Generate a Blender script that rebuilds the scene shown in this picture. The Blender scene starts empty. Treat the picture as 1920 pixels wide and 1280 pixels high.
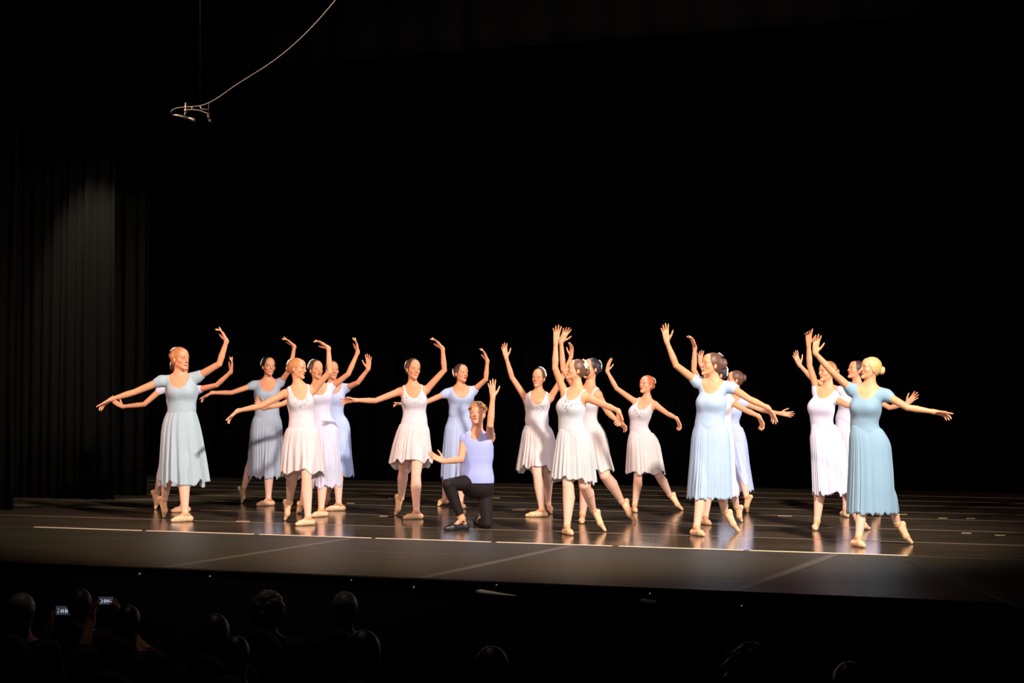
import bpy, math, random
import numpy as np
from mathutils import Vector, Matrix

# ------------------------------------------------------------------ camera, world, lights, exposure
SC = bpy.context.scene
F_PX, EYE, YAW, PIT = 3400.0, 1.31, math.radians(21.9), math.atan(100 / 3400)
CF = Vector((-math.sin(YAW), math.cos(YAW), 0)); CR = Vector((math.cos(YAW), math.sin(YAW), 0))

def cam2w(p):
    """point in the viewing frame (right, away, up) -> stage-aligned world"""
    return CR * p[0] + CF * p[1] + Vector((0, 0, p[2]))

cd = bpy.data.cameras.new('camera'); cam = bpy.data.objects.new('camera', cd)
SC.collection.objects.link(cam); SC.camera = cam
cd.sensor_width = 36; cd.lens = 36 * F_PX / 1920; cd.clip_end = 200; cd.clip_start = .05
cam.location = (0, 0, EYE); cam.rotation_euler = (math.pi / 2 + PIT, 0, YAW)

SC.view_settings.view_transform = 'Standard'; SC.view_settings.look = 'None'
SC.view_settings.exposure = -0.22; SC.view_settings.gamma = 1; SC.view_settings.use_curve_mapping = False

W = bpy.data.worlds.new('dark_auditorium'); SC.world = W; W.use_nodes = True
W.node_tree.nodes['Background'].inputs[0].default_value = (.30, .26, .32, 1)
W.node_tree.nodes['Background'].inputs[1].default_value = .0012

def lamp(name, kind, loc_cam, target_cam, energy, color, size=.3, spot=40, blend=.6, cam_frame=True):
    ld = bpy.data.lights.new(name, kind); lo = bpy.data.objects.new(name, ld)
    a = cam2w(loc_cam) if cam_frame else Vector(loc_cam); b = cam2w(target_cam) if cam_frame else Vector(target_cam)
    lo.location = a; lo.rotation_euler = (b - a).to_track_quat('-Z', 'Y').to_euler()
    ld.energy = energy; ld.color = color
    if kind == 'SPOT':
        ld.spot_size = math.radians(spot); ld.spot_blend = blend; ld.shadow_soft_size = size
    else:
        ld.size = size
    SC.collection.objects.link(lo); return lo

# three follow spots from the booth, two high front washes, booms in the wings, a lavender top light
lamp('booth_spot_left', 'SPOT', (-.6, -7.5, 4.6), (-3.3, 19.6, .95), 5000, (1, .94, .87), .40, 10.5, .75)
lamp('booth_spot_centre', 'SPOT', (.3, -7.5, 4.6), (.4, 18.6, .95), 5200, (1, .94, .87), .40, 10.5, .75)
lamp('booth_spot_right', 'SPOT', (1.2, -7.5, 4.6), (3.4, 17.4, .95), 5000, (1, .94, .87), .40, 10.0, .75)
lamp('wash_spot_house_right', 'SPOT', (5.0, 7.5, 8.2), (-.4, 19.0, .6), 15000, (1, .88, .79), .3, 47, .6)
lamp('wash_spot_house_left', 'SPOT', (-6.5, 8.5, 8.0), (.6, 18.8, .6), 4600, (1, .66, .56), .3, 47, .6)
lamp('boom_stage_right', 'SPOT', (-9.5, 19.5, 2.6), (0, 19.0, 1.0), 1300, (1, .45, .34), .35, 50, .8)
lamp('boom_stage_left', 'SPOT', (9.0, 18.0, 2.6), (0, 19.3, 1.0), 1500, (.90, .80, 1), .35, 50, .8)
lamp('top_wash', 'SPOT', (.5, 21.5, 8.5), (0, 18.8, .6), 1500, (.80, .78, 1), .5, 65, .8)

# ------------------------------------------------------------------ pixel geometry of the photograph
CP, SP = math.cos(PIT), math.sin(PIT)
def ray(px, py):
    x = (px - 960) / F_PX; v = -(py - 640) / F_PX
    return np.array([x, CP - SP * v, SP + CP * v])
def pt(px, py, D):
    r = ray(px, py); return np.array([0, 0, EYE]) + r * (D / r[1])
def flo(px, py, z=0.0):
    r = ray(px, py); return np.array([0, 0, EYE]) + r * ((z - EYE) / r[2])
def w2(px, py):
    return cam2w(flo(px, py))

# ------------------------------------------------------------------ object helpers
def link(o): SC.collection.objects.link(o); return o
def put(name, me, mat=None, parent=None, smooth=True):
    if mat is not None: me.materials.append(mat)
    if smooth and len(me.polygons): me.polygons.foreach_set('use_smooth', [True] * len(me.polygons))
    o = bpy.data.objects.new(name, me); link(o)
    if parent is not None: o.parent = parent
    return o
def thing(name, label, cat, loc=(0, 0, 0), rotz=0, group=None):
    o = bpy.data.objects.new(name, None); link(o); o.location = loc; o.rotation_euler = (0, 0, rotz)
    o.empty_display_size = .2
    o['label'] = label; o['category'] = cat
    if group: o['group'] = group
    return o
def tag(o, label, cat, group=None):
    o['label'] = label; o['category'] = cat
    if group: o['group'] = group
    return o
def struct(o): o['kind'] = 'structure'; return o

def raw_mesh(name, V, Fq):
    """V (n,3) array, Fq (m,4) or (m,3) int array"""
    me = bpy.data.meshes.new(name)
    V = np.ascontiguousarray(V, dtype=np.float32); Fq = np.ascontiguousarray(Fq, dtype=np.int32)
    m, k = Fq.shape
    me.vertices.add(len(V)); me.vertices.foreach_set('co', V.ravel())
    me.loops.add(m * k); me.loops.foreach_set('vertex_index', Fq.ravel())
    me.polygons.add(m); me.polygons.foreach_set('loop_start', np.arange(0, m * k, k, dtype=np.int32))
    me.polygons.foreach_set('loop_total', np.full(m, k, dtype=np.int32))
    me.update(calc_edges=True); return me

class MB:
    """collects simple closed shapes into one mesh"""
    def __init__(s): s.v = []; s.f = []
    def add(s, vs, fs):
        n = len(s.v); s.v += [tuple(map(float, v)) for v in vs]; s.f += [tuple(i + n for i in f) for f in fs]
    def box(s, lo, hi, M=None):
        vs = [Vector((x, y, z)) for z in (lo[2], hi[2]) for y in (lo[1], hi[1]) for x in (lo[0], hi[0])]
        if M is not None: vs = [M @ v for v in vs]
        s.add(vs, [(0, 2, 3, 1), (4, 5, 7, 6), (0, 1, 5, 4), (2, 6, 7, 3), (0, 4, 6, 2), (1, 3, 7, 5)])
    def tube(s, pts, r, n=8, caps=True):
        pts = [Vector(p) for p in pts]; rs = r if isinstance(r, (list, tuple)) else [r] * len(pts)
        rings = []
        up = None
        for i, p in enumerate(pts):
            t = (pts[min(i + 1, len(pts) - 1)] - pts[max(i - 1, 0)]).normalized()
            if up is None: up = t.orthogonal().normalized()
            up = (up - t * up.dot(t)).normalized(); w = t.cross(up)
            rings.append([p + (up * math.cos(2 * math.pi * k / n) + w * math.sin(2 * math.pi * k / n)) * rs[i] for k in range(n)])
        vs = [v for rg in rings for v in rg]; fs = []
        for i in range(len(pts) - 1):
            for k in range(n):
                a = i * n + k; b = i * n + (k + 1) % n; fs.append((a, b, b + n, a + n))
        if caps: fs += [tuple(reversed(range(n))), tuple(range((len(pts) - 1) * n, len(pts) * n))]
        s.add(vs, fs)
    def ball(s, c, r, nu=10, nv=6, M=None):
        r = Vector(r) if not isinstance(r, (int, float)) else Vector((r, r, r)); c = Vector(c)
        vs = [Vector((0, 0, 1))]
        for j in range(1, nv):
            a = math.pi * j / nv
            for i in range(nu):
                b = 2 * math.pi * i / nu; vs.append(Vector((math.sin(a) * math.cos(b), math.sin(a) * math.sin(b), math.cos(a))))
        vs.append(Vector((0, 0, -1))); L = len(vs) - 1
        fs = [(0, 1 + i, 1 + (i + 1) % nu) for i in range(nu)]
        for j in range(nv - 2):
            for i in range(nu):
                a = 1 + j * nu + i; b = 1 + j * nu + (i + 1) % nu; fs.append((a, a + nu, b + nu, b))
        fs += [(L, 1 + (nv - 2) * nu + (i + 1) % nu, 1 + (nv - 2) * nu + i) for i in range(nu)]
        out = []
        for v in vs:
            v = Vector((v.x * r.x, v.y * r.y, v.z * r.z))
            if M is not None: v = M @ v
            out.append(v + c)
        s.add(out, fs)
    def build(s, name, mat=None, parent=None, smooth=False):
        me = bpy.data.meshes.new(name); me.from_pydata(s.v, [], s.f); me.update()
        return put(name, me, mat, parent, smooth)

# ------------------------------------------------------------------ materials
def new_mat(name):
    m = bpy.data.materials.new(name); m.use_nodes = True; nt = m.node_tree
    return m, nt, nt.nodes['Principled BSDF']
def plain(name, col, rough=.7, metal=0, emit=None, es=1, spec=.5):
    m, nt, b = new_mat(name)
    b.inputs['Base Color'].default_value = (*col, 1); b.inputs['Roughness'].default_value = rough
    b.inputs['Metallic'].default_value = metal; b.inputs['Specular IOR Level'].default_value = spec
    if emit: b.inputs['Emission Color'].default_value = (*emit, 1); b.inputs['Emission Strength'].default_value = es
    return m
def nd(nt, t, **kw):
    n = nt.nodes.new(t)
    for k, v in kw.items():
        if k.startswith('i_'): n.inputs[int(k[2:])].default_value = v
        else: setattr(n, k, v)
    return n
def mth(nt, op, a, b=None, c=None, clamp=False):
    n = nt.nodes.new('ShaderNodeMath'); n.operation = op; n.use_clamp = clamp
    for i, x in enumerate((a, b, c)):
        if x is None: continue
        if isinstance(x, (int, float)): n.inputs[i].default_value = x
        else: nt.links.new(x, n.inputs[i])
    return n.outputs[0]
def mixc(nt, fac, a, b):
    n = nt.nodes.new('ShaderNodeMix'); n.data_type = 'RGBA'
    for s, x in ((0, fac), (6, a), (7, b)):
        if isinstance(x, (int, float)): n.inputs[s].default_value = x
        elif isinstance(x, tuple): n.inputs[s].default_value = (*x, 1) if len(x) == 3 else x
        else: nt.links.new(x, n.inputs[s])
    return n.outputs[2]

def skin_mat(name, tone, lip=(.52, .06, .07), smile=0.0, brow=(.10, .05, .03)):
    m, nt, b = new_mat(name); L = nt.links
    at = nd(nt, 'ShaderNodeAttribute', attribute_name='hc'); sx = nd(nt, 'ShaderNodeSeparateXYZ')
    L.new(at.outputs['Vector'], sx.inputs[0]); X, Y, Z = sx.outputs
    ax = mth(nt, 'ABSOLUTE', X)
    front = mth(nt, 'MULTIPLY_ADD', Y, 80, -3.6, True)
    def ell(cx, cz, rx, rz, src=ax, soft=3.0):
        u = mth(nt, 'DIVIDE', mth(nt, 'SUBTRACT', src, cx), rx); v = mth(nt, 'DIVIDE', mth(nt, 'SUBTRACT', Z, cz), rz)
        r = mth(nt, 'SQRT', mth(nt, 'ADD', mth(nt, 'MULTIPLY', u, u), mth(nt, 'MULTIPLY', v, v)))
        q = mth(nt, 'MULTIPLY', mth(nt, 'SUBTRACT', 1.0, r), soft, None, True)
        return mth(nt, 'MULTIPLY', q, front)
    c = tone
    nz = nd(nt, 'ShaderNodeTexNoise'); nz.inputs['Scale'].default_value = 9; nz.inputs['Detail'].default_value = 3
    tc = nd(nt, 'ShaderNodeTexCoord'); L.new(tc.outputs['Object'], nz.inputs['Vector'])
    c = mixc(nt, mth(nt, 'MULTIPLY', nz.outputs[0], .35), c, (tone[0] * .92, tone[1] * .74, tone[2] * .68))
    c = mixc(nt, mth(nt, 'MULTIPLY', ell(.040, -.026, .024, .020, soft=1.2), .45), c, (tone[0] * .95, tone[1] * .5, tone[2] * .45))
    c = mixc(nt, ell(0, -.058, .0235, .0085, X), c, lip)
    if smile: c = mixc(nt, ell(0, -.0575, .0165, .0036, X, 4), c, (.85, .80, .74))
    else: c = mixc(nt, mth(nt, 'MULTIPLY', ell(0, -.058, .022, .0016, X, 3), .8), c, (.20, .03, .03))
    c = mixc(nt, mth(nt, 'MULTIPLY', ell(.030, .006, .020, .0105, soft=1.6), .55), c, (tone[0] * .45, tone[1] * .27, tone[2] * .26))
    c = mixc(nt, ell(.030, .0035, .0155, .0066), c, (.04, .02, .02))
    c = mixc(nt, ell(.030, .0020, .0130, .0046), c, (.75, .70, .68))
    c = mixc(nt, ell(.030, .0025, .0058, .0055), c, (.07, .04, .03))
    c = mixc(nt, mth(nt, 'MULTIPLY', ell(.031, .0205, .0175, .0032, soft=2.2), .85), c, brow)
    L.new(c, b.inputs['Base Color'])
    b.inputs['Roughness'].default_value = .48; b.inputs['Specular IOR Level'].default_value = .35
    b.inputs['Subsurface Weight'].default_value = .25; b.inputs['Subsurface Radius'].default_value = (.03, .006, .003)
    b.inputs['Subsurface Scale'].default_value = .5
    return m

def hair_mat(name, col):
    m, nt, b = new_mat(name); L = nt.links
    tc = nd(nt, 'ShaderNodeAttribute', attribute_name='hc'); mp = nd(nt, 'ShaderNodeMapping'); mp.inputs['Scale'].default_value = (10, 1.5, 90)
    nz = nd(nt, 'ShaderNodeTexNoise'); nz.inputs['Scale'].default_value = 3.2; nz.inputs['Detail'].default_value = 4
    L.new(tc.outputs['Vector'], mp.inputs[0]); L.new(mp.outputs[0], nz.inputs['Vector'])
    c = mixc(nt, nz.outputs[0], tuple(x * .45 for x in col), tuple(min(1, x * 1.5) for x in col))
    bp = nd(nt, 'ShaderNodeBump'); bp.inputs['Strength'].default_value = .5; bp.inputs['Distance'].default_value = .003
    L.new(nz.outputs[0], bp.inputs['Height']); L.new(bp.outputs[0], b.inputs['Normal']); L.new(c, b.inputs['Base Color'])
    b.inputs['Roughness'].default_value = .42; return m

def cloth_mat(name, col, sheer=.12, rough=.85):
    m, nt, b = new_mat(name); L = nt.links
    tc = nd(nt, 'ShaderNodeTexCoord'); nz = nd(nt, 'ShaderNodeTexNoise'); nz.inputs['Scale'].default_value = 14; nz.inputs['Detail'].default_value = 4
    L.new(tc.outputs['Object'], nz.inputs['Vector'])
    c = mixc(nt, mth(nt, 'MULTIPLY', nz.outputs[0], .3), col, tuple(x * .9 for x in col)); L.new(c, b.inputs['Base Color'])
    b.inputs['Roughness'].default_value = rough; b.inputs['Specular IOR Level'].default_value = .15
    b.inputs['Sheen Weight'].default_value = .1 if col[0] > .1 else 0
    bp = nd(nt, 'ShaderNodeBump'); bp.inputs['Strength'].default_value = .15; bp.inputs['Distance'].default_value = .01
    L.new(nz.outputs[0], bp.inputs['Height']); L.new(bp.outputs[0], b.inputs['Normal'])
    tr = nd(nt, 'ShaderNodeBsdfTranslucent'); L.new(c, tr.inputs[0]); mx = nd(nt, 'ShaderNodeMixShader'); mx.inputs[0].default_value = sheer
    out = nt.nodes['Material Output']; L.new(b.outputs[0], mx.inputs[1]); L.new(tr.outputs[0], mx.inputs[2]); L.new(mx.outputs[0], out.inputs[0])
    return m
# ------------------------------------------------------------------ stage, curtains, auditorium shell
def flop(px, py):
    """stage-aligned world point on the stage floor seen at a pixel of the photograph"""
    x = (px - 960) / F_PX; v = -(py - 640) / F_PX
    r = (x, CP - SP * v, SP + CP * v); t = -EYE / r[2]
    return cam2w((r[0] * t, r[1] * t, 0))
def ray_w(px, py):
    x = (px - 960) / F_PX; v = -(py - 640) / F_PX
    return cam2w((x, CP - SP * v, SP + CP * v))
def box_obj(name, lo, hi, mat): mb = MB(); mb.box(lo, hi); return mb.build(name, mat)

Y_EDGE = flop(960, 1089.5).y; Y_TAPE = flop(960, 1017.5).y; Y_BACK = flop(960, 905.5).y
X0, X1 = -24.0, 12.0

def floor_mat(name, col, rough, spec, scuff=.3):
    m, nt, b = new_mat(name); L = nt.links
    g = nd(nt, 'ShaderNodeNewGeometry'); mp = nd(nt, 'ShaderNodeMapping'); mp.inputs['Scale'].default_value = (.5, 2.2, 1)
    L.new(g.outputs['Position'], mp.inputs[0])
    n1 = nd(nt, 'ShaderNodeTexNoise'); n1.inputs['Scale'].default_value = 1.3; n1.inputs['Detail'].default_value = 8; n1.inputs['Roughness'].default_value = .65
    n2 = nd(nt, 'ShaderNodeTexNoise'); n2.inputs['Scale'].default_value = 14; n2.inputs['Detail'].default_value = 5
    L.new(mp.outputs[0], n1.inputs['Vector']); L.new(g.outputs['Position'], n2.inputs['Vector'])
    c = mixc(nt, n1.outputs[0], tuple(x * (1 - scuff) for x in col), tuple(x * (1 + scuff) for x in col))
    L.new(c, b.inputs['Base Color'])
    r = mth(nt, 'MULTIPLY_ADD', n1.outputs[0], .16, rough - .08); L.new(r, b.inputs['Roughness'])
    bp = nd(nt, 'ShaderNodeBump'); bp.inputs['Strength'].default_value = .05; bp.inputs['Distance'].default_value = .004
    L.new(n2.outputs[0], bp.inputs['Height']); L.new(bp.outputs[0], b.inputs['Normal'])
    b.inputs['Specular IOR Level'].default_value = spec
    return m
MARLEY = floor_mat('black_dance_floor', (.080, .060, .038), .15, 1.0, .5)
APRON = floor_mat('brown_apron_floor', (.026, .021, .0095), .50, .20, .5)
SEAM = plain('seam_tape', (.24, .19, .13), .5); WTAPE = plain('cream_tape', (.90, .72, .50), .4)
SEAMD = plain('dark_seam', (.012, .010, .009), .6)
BLACKP = plain('black_paint_and_shade', (.002, .002, .002), .9, spec=.05)

struct(box_obj('floor', (X0, Y_TAPE, -.25), (X1, Y_BACK + 6, 0), MARLEY))
struct(box_obj('trim_1', (X0, Y_EDGE, -.014), (X1, Y_TAPE - .002, -.004), APRON))           # apron in front of the dance floor
struct(box_obj('trim_2', (X0, Y_EDGE + .05, -1.6), (X1, Y_EDGE + .15, -.015), BLACKP))     # face of the stage, the pit's shade put into its black
nt_ = 3
def strip(y, w, mat, x0=X0, x1=X1, z=.0012):
    global nt_
    o = struct(box_obj('trim_%d' % nt_, (x0, y - w / 2, -.002), (x1, y + w / 2, z), mat)); nt_ += 1; return o
for py in (993.5, 971.8, 953.2, 942, 930.5, 922.5, 914): strip(flop(960, py).y, .015, SEAM)
# cream tape along the front edge of the dance floor, in pieces
nice = ['far left', 'left, nearest the pale blue dress', 'below the overlapping dancers', 'before the kneeling man', 'before the silvery white dress',
        'before the sky blue dress', 'before the teal dress']
for (xa, xb), nm in zip(((26, 229), (240, 444), (456, 668), (678, 896), (908, 1128), (1142, 1378), (1391, 1692)), nice):
    a = flop(xa, 992 + (xa - 26) * .0325).x; b = flop(xb, 992 + (xb - 26) * .0325).x
    o = box_obj('floor_tape', (a, Y_TAPE + .004, -.001), (b, Y_TAPE + .046, .0022), WTAPE)
    tag(o, 'cream tape strip on the floor edge, ' + nm, 'tape', 'tape strips along the front edge of the dance floor')
strip(Y_TAPE + .056, .014, SEAMD)
# seams across the apron that run up and down stage
def seam_line(a, b, w, mat, z=-.0025, lift=0.0):
    global nt_
    A = Vector((a.x, a.y, 0)); B = Vector((b.x, b.y, 0)); d = (B - A); L_ = d.length; d.normalize()
    M = Matrix.Translation(A) @ Matrix(((d.x, -d.y, 0, 0), (d.y, d.x, 0, 0), (0, 0, 1, 0), (0, 0, 0, 1)))
    mb = MB(); mb.box((0, -w / 2, -.006), (L_, w / 2, z), M); o = struct(mb.build('trim_%d' % nt_, mat)); nt_ += 1
APS = plain('apron_seam', (.062, .050, .034), .5)
for (xa, ya), (xb, yb) in (((1371, 1109.5), (1536, 1045)), ((800, 1080), (1030, 1024)), ((284, 1066.5), (545, 1013)),):
    p = flop((xa), (ya)); q = flop(xb, yb); seam_line(Vector((p.x, Y_EDGE + .01, 0)), Vector((p.x + .04, Y_TAPE - .02, 0)), .085, APS)
for (xa, xb, y) in ((285, 380, 1027.5), (1290, 1400, 1081.5), (560, 900, 1034), (980, 1110, 1067), (1540, 1700, 1072)):
    p = flop(xa, y - .02 * (xb - xa) / 2); q = flop(xb, y + .02 * (xb - xa) / 2); seam_line(Vector((p.x, (p.y + q.y) / 2, 0)), Vector((q.x, (p.y + q.y) / 2, 0)), .022, APS)
p = flop(1706, 1050); q = flop(1922, 1137); seam_line(p, q, .07, SEAMD, -.001)

# small spike marks of tape on the dance floor
MK = plain('spike_tape_yellow', (.75, .62, .20), .6); MKP = plain('spike_tape_peach', (.80, .50, .32), .6)
marks = [(657, 943, MK, 'yellow mark on the floor right of the periwinkle dancer at left'), (735, 934, MKP, 'peach mark on the floor behind the pointed foot of the smiling dancer in white'),
         (719, 967.5, MKP, 'peach mark on the floor left of the smiling dancer in white'), (930, 933, MKP, 'peach mark on the floor right of the kneeling man'), (973, 955.5, MKP, 'long peach mark left of the smiling dancer with raised arms'),
         (1472, 967, MKP, 'long peach mark right of the sky blue dancer'), (1693, 964, MK, 'yellow mark on the floor nearest behind the teal dancer'), (1768, 971, MK, 'yellow mark second right of the teal dancer'),
         (1820, 971.5, MKP, 'peach mark on the floor far right, rear row'), (1812, 999, MKP, 'peach mark on the floor far right, front row'), (1875, 1003, MK, 'yellow mark at the far right, front row'), (455, 977, MKP, 'long peach mark on the floor below the grey-blue dancer')]
for x, y, mt, lb in marks:
    c = flop(x, y); wd = .075 if 'long' in lb else .045
    o = box_obj('spike_mark', (-wd, -.012, -.001), (wd, .012, .002), mt); o.location = c; o.rotation_euler = (0, 0, .15)
    tag(o, 'small ' + lb, 'tape mark', 'spike marks on the dance floor')

# velvet curtains, each one pleated sheet
def velvet(name, col):
    m, nt, b = new_mat(name); L = nt.links
    tc = nd(nt, 'ShaderNodeTexCoord'); nz = nd(nt, 'ShaderNodeTexNoise'); nz.inputs['Scale'].default_value = 30; L.new(tc.outputs['Object'], nz.inputs['Vector'])
    L.new(mixc(nt, nz.outputs[0], tuple(x * .7 for x in col), tuple(x * 1.2 for x in col)), b.inputs['Base Color'])
    b.inputs['Roughness'].default_value = 1; b.inputs['Specular IOR Level'].default_value = 0
    return m
VEL = velvet('black_velvet', (.0012, .0011, .0011)); VELG = velvet('lighter_black_velvet', (.0040, .0035, .0030))  # leg curtains get a slightly lighter velvet than the backdrop
def curtain(name, x0, x1, y, z0, z1, mat, label, period=.22, depth=.07, seed=0, group=None):
    rnd = random.Random(seed); n = int((x1 - x0) / .022); V = []
    ph = [rnd.random() * 6.28 for _ in range(4)]
    xs = [x0 + (x1 - x0) * i / n for i in range(n + 1)]
    prof = []
    for x in xs:
        w = x + .05 * math.sin(x * 3.1 + ph[0]) + .03 * math.sin(x * 7.3 + ph[1])
        prof.append(depth * (.6 * math.sin(w * 2 * math.pi / period + ph[2]) + .4 * math.sin(w * 2 * math.pi / period * .53 + ph[3])))
    K = 10
    for k in range(K + 1):
        t = k / K; z = z1 + (z0 - z1) * t
        for i, x in enumerate(xs): V.append((x + .012 * math.sin(t * 5 + i * .11), y + prof[i] * (.55 + .45 * t) + .01 * math.sin(t * 6 + i * .05), z))
    Fq = [(k * (n + 1) + i, k * (n + 1) + i + 1, (k + 1) * (n + 1) + i + 1, (k + 1) * (n + 1) + i) for k in range(K) for i in range(n)]
    me = bpy.data.meshes.new(name); me.from_pydata(V, [], Fq); me.update()
    o = put(name, me, mat); md = o.modifiers.new('thickness', 'SOLIDIFY'); md.thickness = .006; md.offset = 0
    return tag(o, label, 'curtain', group)
p1 = flop(30, 957); p2 = flop(216, 937); p2b = flop(58, 950); p3 = flop(279, 930)
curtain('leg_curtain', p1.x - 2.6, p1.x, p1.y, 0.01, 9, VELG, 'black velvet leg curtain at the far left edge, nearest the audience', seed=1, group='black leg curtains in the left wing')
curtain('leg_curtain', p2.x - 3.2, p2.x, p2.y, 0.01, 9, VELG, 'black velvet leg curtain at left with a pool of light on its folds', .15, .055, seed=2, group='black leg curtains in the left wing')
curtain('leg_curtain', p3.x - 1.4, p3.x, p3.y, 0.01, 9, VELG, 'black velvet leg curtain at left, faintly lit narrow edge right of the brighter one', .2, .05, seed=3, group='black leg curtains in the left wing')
p4 = flop(1903, 925)
curtain('backdrop_curtain', p3.x - 5, p4.x + 6, Y_BACK, 0.01, 10, VEL, 'black velvet backdrop curtain across the whole rear of the stage', .34, .08, seed=5)
yb_ = Y_EDGE + 5.6; rb_ = ray_w(1450, 51); zb_ = EYE + rb_.z * yb_ / rb_.y; pb_ = rb_ * (yb_ / rb_.y)
curtain('border_curtain', -14, 9, yb_, zb_, zb_ + 2, VEL, 'black velvet border curtain hanging across the top of the stage', .5, .05, seed=6)
ps = [flop(1395, 900), flop(1515, 900)]
struct(box_obj('wall_back', (X0, Y_BACK + 5.0, -.2), (X1, Y_BACK + 5.2, 11), BLACKP))
struct(box_obj('wall_left', (X0 - .2, -14, -3), (X0, Y_BACK + 5.2, 11), BLACKP))
struct(box_obj('wall_right', (X1, -14, -3), (X1 + .2, Y_BACK + 5.2, 11), BLACKP))
struct(box_obj('ceiling', (X0, -14, 11), (X1, Y_BACK + 5.2, 11.2), BLACKP))
# lamps that skim the leg curtains from above
a = Vector((p2.x - .30, p2.y - 1.3, 5.15))
lamp('leg_curtain_spot', 'SPOT', a, (p2.x - .30, p2.y, 2.7), 1500, (1, .92, .80), .05, 44, .9, False)
lamp('leg_edge_spot', 'SPOT', (p3.x + .6, p3.y - 1.2, 4.6), (p3.x - .1, p3.y, 2.2), 130, (1, .80, .68), .05, 44, .9, False)
lamp('border_spill', 'SPOT', (pb_.x - .1, yb_ - 1.6, zb_ - 1.2), (pb_.x, yb_, zb_ + .02), 22, (1, .45, .36), .03, 17, .8, False)
# ------------------------------------------------------------------ implicit surfaces (bodies, clothing and hair are grown from these)
def nrm(v): v = np.asarray(v, float); return v / (np.linalg.norm(v) + 1e-12)
def cone(a, b, ra, rb, k=.02, op=1):
    a = np.asarray(a, float); b = np.asarray(b, float); m = max(ra, rb)
    return dict(t=0, a=a, b=b, ra=ra, rb=rb, k=k, op=op, lo=np.minimum(a, b) - m, hi=np.maximum(a, b) + m)
def ball(c, r, k=.02, op=1): return cone(c, c, r, r, k, op)
def elli(c, R, r, k=.02, op=1):
    """R rows = axes"""
    c = np.asarray(c, float); r = np.asarray(r, float); R = np.asarray(R, float)
    e = np.sqrt(((R * r[:, None]) ** 2).sum(0))
    return dict(t=1, c=c, R=R, r=r, k=k, op=op, lo=c - e, hi=c + e)
def dist(p, P):
    if p['t'] == 0:
        ba = p['b'] - p['a']; l2 = float(ba @ ba)
        q = P - p['a']
        if l2 < 1e-10: return np.sqrt((q * q).sum(-1)) - p['ra']
        t = np.clip((q @ ba) / l2, 0, 1); q = q - t[..., None] * ba
        return np.sqrt((q * q).sum(-1)) - (p['ra'] + (p['rb'] - p['ra']) * t)
    q = (P - p['c']) @ p['R'].T; u = q / p['r']; k0 = np.sqrt((u * u).sum(-1)) + 1e-9
    v = u / p['r']; k1 = np.sqrt((v * v).sum(-1)) + 1e-9
    return k0 * (k0 - 1) / k1
def field(prims, P):
    d = np.full(P.shape[:-1], 1.0)
    for p in prims:
        e = dist(p, P); k = p['k']
        if p['op'] > 0:
            h = np.clip(.5 + .5 * (d - e) / k, 0, 1); d = d + (e - d) * h - k * h * (1 - h)
        else:
            h = np.clip(.5 - .5 * (d + e) / k, 0, 1); d = d + (-e - d) * h + k * h * (1 - h)
    return d
CORN = np.array([(i, j, k) for i in (0, 1) for j in (0, 1) for k in (0, 1)])
EDG = [(a, b) for a in range(8) for b in range(a + 1, 8) if abs(CORN[a] - CORN[b]).sum() == 1]
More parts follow.
